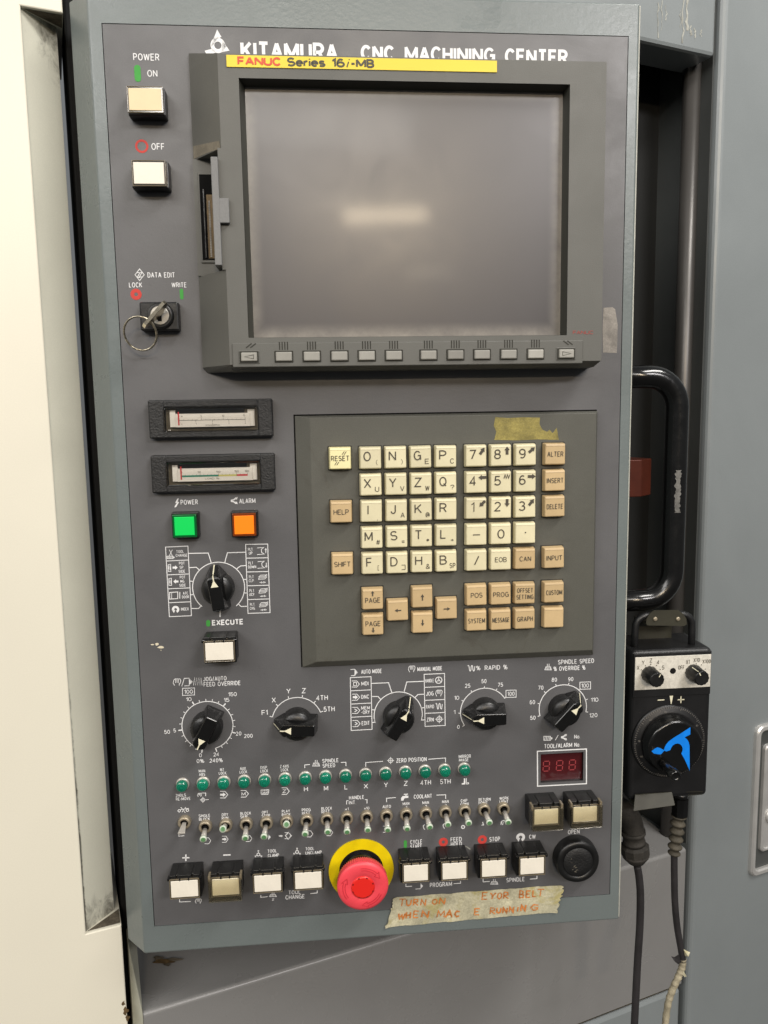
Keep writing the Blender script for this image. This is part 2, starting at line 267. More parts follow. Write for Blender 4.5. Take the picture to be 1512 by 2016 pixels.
class MB:
    def __init__(s): s.v = []; s.f = []; s.mi = []; s.mats = []; s.sm = []
    def _m(s, m):
        if m not in s.mats: s.mats.append(m)
        return s.mats.index(m)
    def add(s, vs, fs, m, smooth=False):
        o = len(s.v); s.v += [tuple(v) for v in vs]; i = s._m(m)
        for f in fs: s.f.append(tuple(a + o for a in f)); s.mi.append(i); s.sm.append(smooth)
    def bm(s, b, m, smooth=False):
        b.verts.index_update(); s.add([v.co.copy() for v in b.verts], [[v.index for v in f.verts] for f in b.faces], m, smooth); b.free()
    def hull(s, pts, m, bev=0, seg=2, smooth=False):
        b = bmesh.new()
        for p in pts: b.verts.new(p)
        r = bmesh.ops.convex_hull(b, input=b.verts)
        bmesh.ops.delete(b, geom=list({v for v in r['geom_interior'] + r['geom_unused'] if isinstance(v, bmesh.types.BMVert)}), context='VERTS')
        bmesh.ops.dissolve_limit(b, angle_limit=.02, verts=b.verts, edges=b.edges)
        bmesh.ops.recalc_face_normals(b, faces=b.faces)
        if bev: bmesh.ops.bevel(b, geom=list(b.edges), offset=bev, segments=seg, profile=.5, affect='EDGES', clamp_overlap=True)
        s.bm(b, m, smooth)
    def box(s, x0, x1, y0, y1, z0, z1, m, bev=0, top=0, seg=2):
        t = top
        s.hull([(x0, y0, z0), (x1, y0, z0), (x1, y1, z0), (x0, y1, z0), (x0 + t, y0 + t, z1), (x1 - t, y0 + t, z1), (x1 - t, y1 - t, z1), (x0 + t, y1 - t, z1)], m, bev, seg)
    def lathe(s, c, prof, m, seg=32, cap=True, smooth=True, ax=None, rad=None):
        # prof: (radius, height) pairs up the axis
        c = Vector(c); ax = Vector(ax or (0, 0, 1)).normalized()
        a = ax.orthogonal().normalized(); bb = ax.cross(a); vs = []; fs = []
        for r, z in prof:
            for k in range(seg):
                q = 2 * math.pi * k / seg; rr = r * (rad(k) if rad else 1)
                vs.append(c + a * rr * math.cos(q) + bb * rr * math.sin(q) + ax * z)
        for i in range(len(prof) - 1):
            for k in range(seg):
                k2 = (k + 1) % seg; fs.append((i * seg + k, i * seg + k2, (i + 1) * seg + k2, (i + 1) * seg + k))
        s.add(vs, fs, m, smooth)
        if cap:
            n = len(prof)
            o = len(s.v) - len(vs); i = s._m(m)
            s.f.append(tuple(o + (n - 1) * seg + k for k in range(seg))); s.mi.append(i); s.sm.append(False)
            s.f.append(tuple(o + k for k in reversed(range(seg)))); s.mi.append(i); s.sm.append(False)
    def tube(s, pts, r, m, seg=14, cap=True, smooth=True):
        pts = [Vector(p) for p in pts]; vs = []; fs = []; up = None
        for i, p in enumerate(pts):
            d = (pts[min(i + 1, len(pts) - 1)] - pts[max(i - 1, 0)]).normalized()
            if up is None: up = d.orthogonal().normalized()
            up = (up - d * up.dot(d)).normalized(); b = d.cross(up); rr = r[i] if isinstance(r, (list, tuple)) else r
            for k in range(seg):
                q = 2 * math.pi * k / seg; vs.append(p + up * rr * math.cos(q) + b * rr * math.sin(q))
        for i in range(len(pts) - 1):
            for k in range(seg):
                k2 = (k + 1) % seg; fs.append((i * seg + k, i * seg + k2, (i + 1) * seg + k2, (i + 1) * seg + k))
        if cap: fs += [tuple(reversed(range(seg))), tuple((len(pts) - 1) * seg + k for k in range(seg))]
        s.add(vs, fs, m, smooth)
    def poly(s, pts, z, m):
        s.add([(x, y, z) for x, y in pts], [tuple(range(len(pts)))], m)
    def slab(s, pts, z0, z1, m):
        n = len(pts); a = sum(pts[i][0] * pts[(i + 1) % n][1] - pts[(i + 1) % n][0] * pts[i][1] for i in range(n))
        if a < 0: pts = pts[::-1]
        s.add([(x, y, z0) for x, y in pts] + [(x, y, z1) for x, y in pts],
              [tuple(range(n, 2 * n))] + [(i, (i + 1) % n, n + (i + 1) % n, n + i) for i in range(n)], m)
    def stroke(s, pts, w, z, m, closed=False):
        P = [Vector(p) for p in pts]; n = len(P)
        if closed: P.append(P[0]); n += 1
        Lf = []; Rt = []
        for i in range(n):
            d0 = (P[i] - P[i - 1]).normalized() if i else (P[1] - P[0]).normalized()
            d1 = (P[i + 1] - P[i]).normalized() if i < n - 1 else d0
            if closed and i == 0: d0 = (P[-1] - P[-2]).normalized()
            if closed and i == n - 1: d1 = (P[1] - P[0]).normalized()
            t = (d0 + d1); t = t.normalized() if t.length > 1e-6 else d1
            nn = Vector((-t.y, t.x)); k = w / 2 / max(.45, abs(nn.dot(Vector((-d1.y, d1.x)))))
            Lf.append(P[i] + nn * k); Rt.append(P[i] - nn * k)
        s.add([(p.x, p.y, z) for p in Rt + Lf], [(i, i + 1, n + i + 1, n + i) for i in range(n - 1)], m)
    def text(s, t, cx, cy, w, h, z, m, bold=.014, ital=0):
        gap = .06 if bold >= .024 else .13; wt = .122 if bold < .005 else .125 if bold < .010 else .136 if bold < .02 else .19 if bold < .0235 else .225
        n = sum(1 for c in t if c != ' '); tot = sum(.42 if c == ' ' else SF[c][0] for c in t); 
        tt = min(h * wt, .27 * w / max(1, n) if tot else w); sp = (w - n * tt) / (tot + gap * (len(t) - 1) + 1e-9) if tot + gap * (len(t) - 1) > 0 else 0
        if sp > h * .95 and tot: gw = gap * h * .7; sp = (w - n * tt - gw * (len(t) - 1)) / tot
        else: gw = gap * sp
        x = cx - w / 2; dz = 0
        if tot == 0 and len(t) == 1: x = cx - tt / 2
        for c in t:
            if c == ' ': x += .42 * sp + gw; continue
            cw, sts = SF[c]; x += tt / 2
            for st in sts:
                P = [(x + a * sp + ital * b * h, cy - h / 2 + tt / 2 + b * (h - tt)) for a, b in st]
                Q = [P[0]]
                for p in P[1:]:
                    if (p[0] - Q[-1][0]) ** 2 + (p[1] - Q[-1][1]) ** 2 > 1e-12: Q.append(p)
                if len(Q) > 1: s.stroke(Q, tt, z + dz, m); dz += 3e-6
            x += cw * sp + tt / 2 + gw
    def disc(s, cx, cy, r, z, m, seg=28):
        s.poly([(cx + r * math.cos(2 * math.pi * k / seg), cy + r * math.sin(2 * math.pi * k / seg)) for k in range(seg)], z, m)
    def ring(s, cx, cy, ri, ro, z, m, seg=40):
        c = [(math.cos(2 * math.pi * k / seg), math.sin(2 * math.pi * k / seg)) for k in range(seg)]
        s.add([(cx + ri * a, cy + ri * b, z) for a, b in c] + [(cx + ro * a, cy + ro * b, z) for a, b in c],
              [(k, seg + k, seg + (k + 1) % seg, (k + 1) % seg) for k in range(seg)], m)
    def mesh(s, name):
        me = bpy.data.meshes.new(name); me.from_pydata(s.v, [], s.f)
        for m in s.mats: me.materials.append(m)
        for p, i, sm in zip(me.polygons, s.mi, s.sm): p.material_index = i; p.use_smooth = sm
        me.update(); return me
    def build(s, name, parent=None, label=None, mw=None, loc=None, rot=None):
        return link(name, s.mesh(name), parent, label, mw, loc, rot)
def link(name, me, parent=None, label=None, mw=None, loc=None, rot=None):
    o = bpy.data.objects.new(name, me); COL.objects.link(o)
    if parent is not None: o.parent = parent
    if mw is not None: o.matrix_world = mw
    if loc is not None: o.location = loc
    if rot is not None: o.rotation_euler = rot
    if label: o['label'] = label
    return o
def tag(o, label, cat, group=None, kind=None):
    if label: o['label'] = label
    if cat: o['category'] = cat
    if group: o['group'] = group
    if kind: o['kind'] = kind
    return o
def empty(name, mw):
    o = bpy.data.objects.new(name, None); COL.objects.link(o); o.matrix_world = mw; o.empty_display_size = .02; return o
def arc(cx, cy, r, a0, a1, n=24):
    return [(cx + r * math.cos(math.radians(a0 + (a1 - a0) * i / n)), cy + r * math.sin(math.radians(a0 + (a1 - a0) * i / n))) for i in range(n + 1)]

# ================================================================ THE MACHINE BEHIND
F = .64                                              # depth of the machine's front sheet
I4 = Matrix.Identity(4)
def mbox(mb, x0, x1, y0, y1, z0, z1, m, bev=0, seg=3): mb.box(x0, x1, y0, y1, z0, z1, m, bev, 0, seg)

# cream cabinet door on the left with a finger channel cut into its edge
xe = M(170, 1838, F)[0]; xr = M(239, 1823, F)[0]
zt = (M(31, 12, F)[1] + M(113, 21, F)[1]) / 2; zb = (M(169, 1839, F)[1] + M(239, 1821, F)[1]) / 2
cab = empty('cream_cabinet', Matrix.Translation((xe, F, 0)))
tag(cab, 'cream enamelled cabinet with a finger channel along its edge beside the black gap', 'cabinet')
g = MB(); dch = .024; XCH = xr - .0042
b_ = bmesh.new(); xk = xe - .0004
fc = b_.faces.new([b_.verts.new((x, F, z)) for x, z in ((-1.2, 0), (xr, 0), (xr, zb), (xk, zb), (xk, zt), (xr, zt), (xr, 2.4), (-1.2, 2.4))])
ex_ = bmesh.ops.extrude_face_region(b_, geom=[fc]); bmesh.ops.translate(b_, verts=[v for v in ex_['geom'] if isinstance(v, bmesh.types.BMVert)], vec=(0, .12, 0))
bmesh.ops.recalc_face_normals(b_, faces=b_.faces)
bmesh.ops.bevel(b_, geom=[e for e in b_.edges if all(abs(v.co.y - F) < 1e-6 for v in e.verts)], offset=.0010, segments=2, profile=.5, affect='EDGES')
g.bm(b_, m_cream)
o = g.build('door_face', cab); o.matrix_parent_inverse = cab.matrix_world.inverted()
g = MB()
g.hull([(xe - .002, F + .002, zb - .001), (xe - .002, F + .12, zb - .001), (XCH, F + .12, zb - .001), (XCH, F + dch, zb - .001),
        (xe - .002, F + .002, zt + .001), (xe - .002, F + .12, zt + .001), (XCH, F + .12, zt + .001), (XCH, F + dch, zt + .001)], m_channel)
o = g.build('finger_channel', cab, 'greenish white finger channel with a dirty lower end'); o.matrix_parent_inverse = cab.matrix_world.inverted()
def dirty_ends(m, z_lo, z_hi):                       # smeared oily dirt lodged at the two ends of the channel
    nt = m.node_tree; N = nt.nodes; K = nt.links; bs = N['Principled BSDF']; old = bs.inputs['Base Color'].links[0].from_socket
    tc = N.new('ShaderNodeTexCoord'); sp = N.new('ShaderNodeSeparateXYZ'); K.new(tc.outputs['Object'], sp.inputs[0])
    def rg(src, a, b_, lo, hi):
        n = N.new('ShaderNodeMapRange'); n.interpolation_type = 'SMOOTHSTEP'
        for i_, v_ in zip((1, 2, 3, 4), (a, b_, lo, hi)): n.inputs[i_].default_value = v_
        K.new(src, n.inputs[0]); return n.outputs[0]
    def mth(op, a, b_):
        n = N.new('ShaderNodeMath'); n.operation = op
        for i_, v_ in ((0, a), (1, b_)):
            if isinstance(v_, float): n.inputs[i_].default_value = v_
            else: K.new(v_, n.inputs[i_])
        return n.outputs[0]
    mp = N.new('ShaderNodeMapping'); mp.inputs['Scale'].default_value = (60, 60, 34); mp.inputs['Rotation'].default_value = (0, .5, 0); K.new(tc.outputs['Object'], mp.inputs[0])
    nz = N.new('ShaderNodeTexNoise'); nz.inputs['Scale'].default_value = 1.6; nz.inputs['Detail'].default_value = 8; nz.inputs['Roughness'].default_value = .72; nz.inputs['Distortion'].default_value = .7; K.new(mp.outputs[0], nz.inputs['Vector'])
    edge = rg(sp.outputs[0], xe, xr, .25, 1.0)
    top = mth('MULTIPLY', rg(sp.outputs[2], z_hi - .075, z_hi, 0, .62), edge); bot = rg(sp.outputs[2], z_lo + .05, z_lo, 0, .42)
    rim = mth('MULTIPLY', rg(sp.outputs[0], xe + .0022, xe, 0, .55), rg(sp.outputs[2], z_lo + .42, z_lo, .25, 1.0))
    amt = mth('ADD', mth('MAXIMUM', mth('MAXIMUM', top, bot), rim), nz.outputs['Fac'])
    fac = rg(amt, .72, 1.12, 0, .88)
    x = N.new('ShaderNodeMix'); x.data_type = 'RGBA'; K.new(fac, x.inputs[0]); K.new(old, x.inputs[6]); x.inputs[7].default_value = (.045, .038, .028, 1); K.new(x.outputs[2], bs.inputs['Base Color'])
dirty_ends(m_channel, zb, zt)
for z0_, sg in ((zb, 1), (zt, -1)):
    g = MB(); g.add([(xe + .001, F + .003, z0_ + sg * .0004), (xr - .0005, F + .003, z0_ + sg * .0004), (xr - .0005, F + dch - .001, z0_ + sg * .0004)], [(0, 1, 2) if sg > 0 else (2, 1, 0)], m_grime)
    o = g.build('channel_end', cab, 'grimy end of the finger channel'); o.matrix_parent_inverse = cab.matrix_world.inverted()

for cu, cv, ru, rv in ((247, 1990, 5, 8), (251, 2004, 4, 6), (243, 1975, 3, 5)):
    x_, z_ = M(cu, cv, F); ph = random.uniform(0, 6); g = MB(); g.add([(x_ + ru * .00042 * (1 + .4 * math.sin(3 * q + ph)) * math.cos(q), F - .0002, z_ + rv * .00042 * (1 + .3 * math.sin(4 * q + ph)) * math.sin(q)) for q in [i * 2 * math.pi / 18 for i in range(18)]], [tuple(range(18))], m_rust)
    o = g.build('rust_spot', cab); o.matrix_parent_inverse = cab.matrix_world.inverted()
# black rubber seal in the gap between cabinet and machine
g = MB(); zs_ = (M(283, 2008, F)[1] + M(1345, 1663, F)[1]) / 2 + .061; g.box(xr + .0015, xr + .018, F + .030, F + .12, zs_, 2.4, m_rubber, .002); g.box(xr + .0004, M(261, 1990, F)[0], F + .032, F + .118, 0, zs_ + .001, m_rubber)
tag(g.build('rubber_seal'), 'black rubber seal down the gap beside the cream cabinet', 'seal')

# machine front: recess back wall, lower cover, lower panel, header beam
xc0 = M(283, 2008, F)[0]; zc = (M(283, 2008, F)[1] + M(1345, 1663, F)[1]) / 2
xc1 = M(1346, 1800, F)[0]; zg = (M(1345, 1937, F)[1] + M(1150, 2008, F)[1]) / 2
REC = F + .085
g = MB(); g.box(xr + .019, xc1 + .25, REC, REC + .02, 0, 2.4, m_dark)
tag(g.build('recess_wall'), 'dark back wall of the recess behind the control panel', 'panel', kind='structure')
body = empty('machine_cover', Matrix.Translation((xc0, F, 0)))
tag(body, 'grey sheet metal machine cover with a bright folded edge under the control panel', 'cover')
g = MB()
prof = [(F, zg), (F, zc - .0036)] + [(F + .0036 - .0036 * math.cos(a), zc - .0036 + .0036 * math.sin(a)) for a in (.3, .65, 1.0, 1.3)] + [(F + .0038, zc), (REC, zc + .004), (REC, zg)]
n = len(prof); vs = [(xc0, y, z) for y, z in prof] + [(xc1, y, z) for y, z in prof]
g.add(vs, [tuple(reversed(range(n))), tuple(range(n, 2 * n))] + [(i, (i + 1) % n, n + (i + 1) % n, n + i) for i in range(n) if not 1 <= i <= 5], m_cover)
g.add(vs, [(i, i + 1, n + i + 1, n + i) for i in range(1, 6)], m_cover, True)
o = g.build('folded_sheet', body); o.matrix_parent_inverse = body.matrix_world.inverted()
xl = M(262, 1990, F)[0]
g = MB(); g.hull([(xl, F + .012, zg - .1), (xl, F + .012, zc + .06), (xc0 - .0004, F + .0005, zg - .1), (xc0 - .0004, F + .0005, zc - .002), (xc0 - .0004, F + .03, zg - .1), (xl, F + .03, zg - .1), (xl, F + .03, zc + .06), (xc0 - .0004, F + .03, zc + .05), (xl, REC - .001, zc + .06), (xc0 - .0004, REC - .001, zc + .06), (xl, REC - .001, zc - .05), (xc0 - .0004, REC - .001, zc - .05)], m_strip)
o = g.build('edge_strip', body, 'pale bare edge strip beside the cream cabinet'); o.matrix_parent_inverse = body.matrix_world.inverted()
def shelf(u, v):
    r = ray(u, v); d_ = Wd(r); t_ = (zc + .0045 - EYE) / d_.z; return (d_.x * t_, d_.y * t_, zc + .0046)
for cu, cv, ru, rv, m_ in ((322, 1893, 20, 4.5, m_rust), (345, 1889, 14, 3, m_grime), (312, 1886, 10, 3.5, m_grime), (329, 1899, 7, 3, m_grime)):
    pts = []; ph = random.uniform(0, 6)
    for k in range(22):
        q = 2 * math.pi * k / 22; r_ = 1 + .15 * math.sin(3 * q + ph) + .1 * math.sin(5 * q + 2 * ph); pts.append(Vector(shelf(cu + ru * r_ * math.cos(q), cv + rv * r_ * math.sin(q))) + Vector((0, 0, random.random() * 1e-5)))
    g = MB(); g.add(pts[::-1], [tuple(range(22))], m_); o = g.build('oil_stain', body); o.matrix_parent_inverse = body.matrix_world.inverted()
lp = MB(); zlp = zg - .0075
lp.box(xc0, xc1, F + .001, REC, zlp - .5, zlp, m_mach, .004)
tag(lp.build('lower_panel'), 'blue grey sheet metal panel below the machine cover', 'panel')
g = MB(); g.box(xc0 + .002, xc1 - .001, F + .006, REC - .002, zlp - .002, zg + .002, m_brown)
tag(g.build('gap_filler'), 'brown grimy gap between the cover and the panel beneath it', 'seal', kind='structure')

xb1 = M(1409, 60, F)[0]; zbm = (M(1261, 82, F)[1] + M(1406, 109.5, F)[1]) / 2
beam = MB(); beam.box(xr + .06, xb1, F, F + .045, zbm, 2.4, m_mach, .004)
tag(beam.build('header_beam'), 'scratched grey header beam over the dark recess', 'beam')
g = MB()
for k, (u0, v0, v1, w) in enumerate([(1296, 5, 75, 3), (1303, 0, 60, 2), (1312, 10, 40, 3), (1345, 0, 85, 5), (1352, 0, 60, 7), (1360, 50, 70, 6), (1368, 55, 75, 4), (1380, 58, 72, 3), (1340, 20, 55, 2)]):
    pts = []
    for i in range(8):
        t = i / 7; x, z = M(u0 + random.uniform(-2, 2), v0 + (v1 - v0) * t, F - .0003); pts.append((x, z, w * .00022 * random.uniform(.3, 1.2)))
    g.add([(x - q, F - .0003, z) for x, z, q in pts] + [(x + q, F - .0003, z) for x, z, q in pts], [(i, 8 + i, 8 + i + 1, i + 1) for i in range(7)], m_scr)
g.build('scratch', bpy.data.objects['header_beam'])

# right cabinet door with its paddle latch
xd = (M(1420, 60, F)[0] + M(1352, 1980, F)[0]) / 2
door = empty('grey_cabinet', Matrix.Translation((xd, F, 0)))
tag(door, 'grey painted steel cabinet with rounded edge and a metal paddle latch', 'cabinet')
g = MB(); g.box(xd - .002, xd - .0002, F + .008, REC, zc, zbm + .3, m_dkgrey); o = g.build('dark_liner', door); o.matrix_parent_inverse = door.matrix_world.inverted()  # added dark sheet, its colour stands for shade on the cabinet side wall
g = MB(); g.box(xd, xd + 1.2, F - .001, F + .3, 0, 2.4, m_mach, .007, seg=4)
o = g.build('body', door); o.matrix_parent_inverse = door.matrix_world.inverted()
lx0 = M(1482, 1560, F - .003)[0]; lz1 = M(1484, 1428, F)[1]; lz0 = M(1474, 1724, F)[1]
def rrect(x0, x1, z0, z1, r, n=6):
    out = []
    for cx_, cz_, a0 in ((x1 - r, z1 - r, 0), (x0 + r, z1 - r, 90), (x0 + r, z0 + r, 180), (x1 - r, z0 + r, 270)): out += arc(cx_, cz_, r, a0, a0 + 90, n)
    return out
def latch_loft(loops, m):                             # loops of (outline, y) joined one after the other, last one filled
    g = MB(); n = len(loops[0][0]); vs = [(x, y, z) for o_, y in loops for x, z in o_]
    g.add(vs, [(k * n + i, k * n + (i + 1) % n, (k + 1) * n + (i + 1) % n, (k + 1) * n + i) for k in range(len(loops) - 1) for i in range(n)] + [tuple((len(loops) - 1) * n + i for i in range(n))], m); return g
lx1 = lx0 + .115; RR = lambda d, r: rrect(lx0 + d, lx1 - d, lz0 + d, lz1 - d, r)
g = latch_loft([(RR(0, .010), F - .001), (RR(.0005, .010), F - .0045), (RR(.0022, .009), F - .0062), (RR(.0060, .007), F - .0062), (RR(.0078, .006), F - .0045), (RR(.0080, .006), F - .0012)], m_steel)
o = g.build('latch_frame', door, 'bright metal rim of the paddle latch'); o.matrix_parent_inverse = door.matrix_world.inverted()
g = MB(); RO = RR(.0082, .006); g.add([(x, F - .0016, z) for x, z in RO], [tuple(range(len(RO)))], m_dkgrey); o = g.build('latch_recess', door); o.matrix_parent_inverse = door.matrix_world.inverted()
PR = lambda d: rrect(lx0 + .0145 + d, lx1 - .0145 - d, lz0 + .030 + d, lz1 - .026 - d, .006)
g = latch_loft([(PR(0), F - .0012), (PR(.0004), F - .0050), (PR(.0016), F - .0060), (PR(.0035), F - .0060), (PR(.0045), F - .0046)], m_steel)
g.lathe((lx0 + .030, F - .0046, lz0 + .075), [(.009, 0), (.009, .002), (.007, .003)], m_steel, 24, ax=(0, -1, 0))
o = g.build('latch_paddle', door); o.matrix_parent_inverse = door.matrix_world.inverted()

# conduit and block in the recess
px, _ = M(1349, 600, F + .032)
g = MB(); g.tube([(px, F + .032, zc - .1), (px, F + .032, zbm + .2)], .0095, m_pipe, 20)
tag(g.build('conduit_pipe'), 'grey vertical pipe in the dark recess behind the black handle', 'pipe')
bx0, bz1 = M(1228, 905, F + .035); bx1, bz0 = M(1281, 974, F + .035)
bx1b = M(1262, 974, F + .024)[0]
g = MB(); g.hull([(bx0, F + .0845, bz0), (bx0, F + .027, bz0), (bx1b, F + .024, bz0), (bx1, F + .035, bz0), (bx1, F + .0845, bz0),
                  (bx0, F + .0845, bz1), (bx0, F + .027, bz1), (bx1b, F + .024, bz1), (bx1, F + .035, bz1), (bx1, F + .0845, bz1)], m_orange, .001)
tag(g.build('orange_block'), 'small orange metal block in the recess behind the black handle', 'block')

# ================================================================ THE CONTROL PANEL
CP = empty('control_panel', PANEL)
tag(CP, 'grey machine tool control panel with monitor, keypad, knobs, lamps and emergency stop', 'control panel')
mm = .001
# housing: sheet-metal pod round the plate
def housing():
    b = bmesh.new()
    def loop(x0, x1, y0, y1, z): return [b.verts.new(p) for p in ((x0, y0, z), (x1, y0, z), (x1, y1, z), (x0, y1, z))]
    ib = loop(-.1906, .1906, -.3426, .3426, -.004); i_ = loop(-.1906, .1906, -.3426, .3426, 0)
    of = loop(-.1995, .1988, -.3662, .3655, 0); mid = loop(-.2175, .1988, -.3662, .3655, -.02); bk = loop(-.2175, .1988, -.3662, .3655, -.06)
    def band(a, c):
        return [b.faces.new((a[k], a[(k + 1) % 4], c[(k + 1) % 4], c[k])) for k in range(4)]
    band(i_, ib); band(of, i_); band(mid, of); band(bk, mid)
    b.faces.new(ib); b.faces.new(bk[::-1])
    bmesh.ops.recalc_face_normals(b, faces=b.faces)
    es = [e for e in b.edges if (e.verts[0] in of + mid and e.verts[1] in of + mid) and not (e.verts[0] in mid and e.verts[1] in mid and e.verts[0] not in (mid[0], mid[3]) and e.verts[1] not in (mid[0], mid[3]))]
    bmesh.ops.bevel(b, geom=es, offset=.0016, segments=3, profile=.5, affect='EDGES', clamp_overlap=True)
    return b
g = MB(); g.bm(housing(), m_house)
g.box(-.1905, .1905, -.3425, .3425, -.0039, -.0037, m_black)
g.build('housing', CP, 'blue grey sheet metal housing with chamfered edge')
g = MB(); g.box(.1989, .2003, -.3655, .3650, -.0060, -.0022, m_rim, .0005); g.build('edge_trim', CP, 'pale worn trim along the housing edge beside the handle')  # lit side flange of the housing, painted as a pale strip
# plate with the display opening
hx0, hx1, hy0, hy1 = .1290, .1652, -.2383, -.2135
def plate():
    mb = MB(); X = [-.19, hx0, hx1, .19]; Y = [-.342, hy0, hy1, .342]
    vs = [(x, y, 0) for y in Y for x in X]
    fs = [(r * 4 + c, r * 4 + c + 1, r * 4 + c + 5, r * 4 + c + 4) for r in range(3) for c in range(3) if (r, c) != (1, 1)]
    mb.add(vs, fs, m_plate)
    d = -.0035
    for a, c in (((hx0, hy0), (hx1, hy0)), ((hx1, hy0), (hx1, hy1)), ((hx1, hy1), (hx0, hy1)), ((hx0, hy1), (hx0, hy0))):
        mb.add([(a[0], a[1], 0), (c[0], c[1], 0), (c[0], c[1], d), (a[0], a[1], d)], [(0, 1, 2, 3)], m_blk)
    for a, c in (((-.19, -.342), (.19, -.342)), ((.19, -.342), (.19, .342)), ((.19, .342), (-.19, .342)), ((-.19, .342), (-.19, -.342))):
        mb.add([(a[0], a[1], 0), (c[0], c[1], 0), (c[0], c[1], d), (a[0], a[1], d)], [(0, 1, 2, 3)], m_plate)
    return mb
FP = plate().build('faceplate', CP, 'dark grey printed steel faceplate')
ZL = .00018
# ---- printed legends
class Legend(MB):
    def T(s, t, cx, cy, w, h, m=None, bold=.016):
        x, y = L(cx, cy); k = sc(cx, cy); s.text(t, x, y, w * k, h * k, ZL, m or m_white, bold)
    def S(s, pts, w=1.6, m=None, closed=False):
        k = sc(*pts[0]); s.stroke([L(*p) for p in pts], w * k, ZL, m or m_white, closed)
    def P(s, pts, m=None): s.poly([L(*p) for p in pts], ZL, m or m_white)
    def R(s, cx, cy, ri, ro, m=None):
        x, y = L(cx, cy); k = sc(cx, cy); s.ring(x, y, ri * k, ro * k, ZL, m or m_white)
    def pill(s, cx, cy, w, h, m):
        x, y = L(cx, cy); k = sc(cx, cy); r = w * k / 2; hh = h * k / 2 - r
        s.poly(arc(x, y + hh, r, 0, 180, 10) + arc(x, y - hh, r, 180, 360, 10), ZL, m)
    def arcp(s, cx, cy, r, a0, a1, w=1.6, n=30):
        x, y = L(cx, cy); k = sc(cx, cy); s.stroke(arc(x, y, r * k, a0, a1, n), w * k, ZL, m_white)
    def tick(s, cx, cy, r0, r1, a, w=1.6):
        x, y = L(cx, cy); k = sc(cx, cy); c, d = math.cos(math.radians(a)), math.sin(math.radians(a))
        s.stroke([(x + r0 * k * c, y + r0 * k * d), (x + r1 * k * c, y + r1 * k * d)], w * k, ZL, m_white)
    # pictograms, all drawn in photo-pixel units round (cx, cy)
    def pent(s, cx, cy, w=15, h=13, wd=1.3):
        s.S([(cx - w / 2, cy - h / 2), (cx + w * .15, cy - h / 2), (cx + w / 2, cy), (cx + w * .15, cy + h / 2), (cx - w / 2, cy + h / 2)], wd)
    def arrow(s, cx, cy, w, h, d=1):
        s.P([(cx - d * w / 2, cy - h * .22), (cx, cy - h * .22), (cx, cy - h / 2), (cx + d * w / 2, cy), (cx, cy + h / 2), (cx, cy + h * .22), (cx - d * w / 2, cy + h * .22)])
    def hand(s, cx, cy, w=15, h=13):
        x0 = cx - w / 2; y0 = cy - h / 2
        s.S([(x0 + w * .18, y0 + h), (x0, y0 + h * .6), (x0 + w * .08, y0 + h * .2), (x0 + w * .25, y0), (x0 + w * .9, y0), (x0 + w, y0 + h * .2), (x0 + w * .95, y0 + h * .6), (x0 + w * .8, y0 + h * .75), (x0 + w * .8, y0 + h)], 1.2)
        for q in (.32, .5, .68): s.S([(x0 + w * q, y0 + h * .08), (x0 + w * q, y0 + h * .6)], 1.1)
    def horn(s, cx, cy, w=13, h=15):
        s.S([(cx + w * .3, cy - h * .42), (cx - w * .1, cy - h * .1), (cx - w * .45, cy - h * .05), (cx - w * .45, cy + h * .1), (cx - w * .1, cy + h * .15), (cx + w * .3, cy + h * .42)], 2.4)
        s.P([(cx + w * .1, cy - h * .28), (cx + w * .5, cy - h * .5), (cx + w * .42, cy - h * .2), (cx + w * .2, cy - h * .1)]); s.P([(cx + w * .1, cy + h * .28), (cx + w * .5, cy + h * .5), (cx + w * .42, cy + h * .2), (cx + w * .2, cy + h * .1)])
    def spindle(s, cx, cy, w=13, h=12):
        s.S([(cx - w / 2, cy + h / 2), (cx - w * .36, cy), (cx + w * .36, cy), (cx + w / 2, cy + h / 2)], 1.1, closed=True)
        for q in (-.3, -.1, .1, .3): s.S([(cx + w * q, cy + h * .45), (cx + w * (q + .06), cy + h * .05)], 1)
        for q in (-.12, .14): s.S([(cx + w * q, cy), (cx + w * q, cy - h * .5)], 1.2)
    def target(s, cx, cy, r=6):
        s.R(cx, cy, r * .62, r * .82); s.R(cx, cy, 0.1, r * .32)
        s.S([(cx - r * 1.15, cy), (cx + r * 1.15, cy)], 1.1); s.S([(cx, cy - r * 1.15), (cx, cy + r * 1.15)], 1.1)
    def rot(s, cx, cy, r=8):
        x, y = L(cx, cy); k = sc(cx, cy); s.stroke(arc(x, y, r * .68 * k, -70, 200, 18), r * .6 * k, ZL, m_white)
        s.P([(cx - r * .95, cy + r * .1), (cx - r * .1, cy + r * .15), (cx - r * .45, cy + r * .95)])
    def wave(s, cx, cy, w=13, h=10):
        pts = []
        for i in range(49):
            t = i / 48; v_ = math.sin(t * 4 * math.pi + .6); pts.append((cx - w / 2 + w * t, cy - h / 2 * math.copysign(abs(v_) ** .5, v_)))
        s.S(pts, 1.4)
    def zig(s, cx, cy, w=17, h=15, n=4):
        s.S([(cx - w / 2 + w * i / (2 * n), cy + (h / 2 if i % 2 == 0 else -h / 2)) for i in range(2 * n + 1)], 1.2)
    def drill(s, cx, cy, w=17, h=8):
        s.S([(cx - w / 2, cy - h / 2), (cx + w * .3, cy - h / 2), (cx + w * .3, cy + h / 2), (cx - w / 2, cy + h / 2)], 1.1, closed=True)
        s.P([(cx + w * .32, cy - h * .3), (cx + w / 2, cy - h * .2), (cx + w / 2, cy + h * .2), (cx + w * .32, cy + h * .3)])
        for q in (-.4, -.22, -.04, .14): s.S([(cx + w * q, cy + h * .45), (cx + w * (q + .08), cy - h * .45)], 1.3)
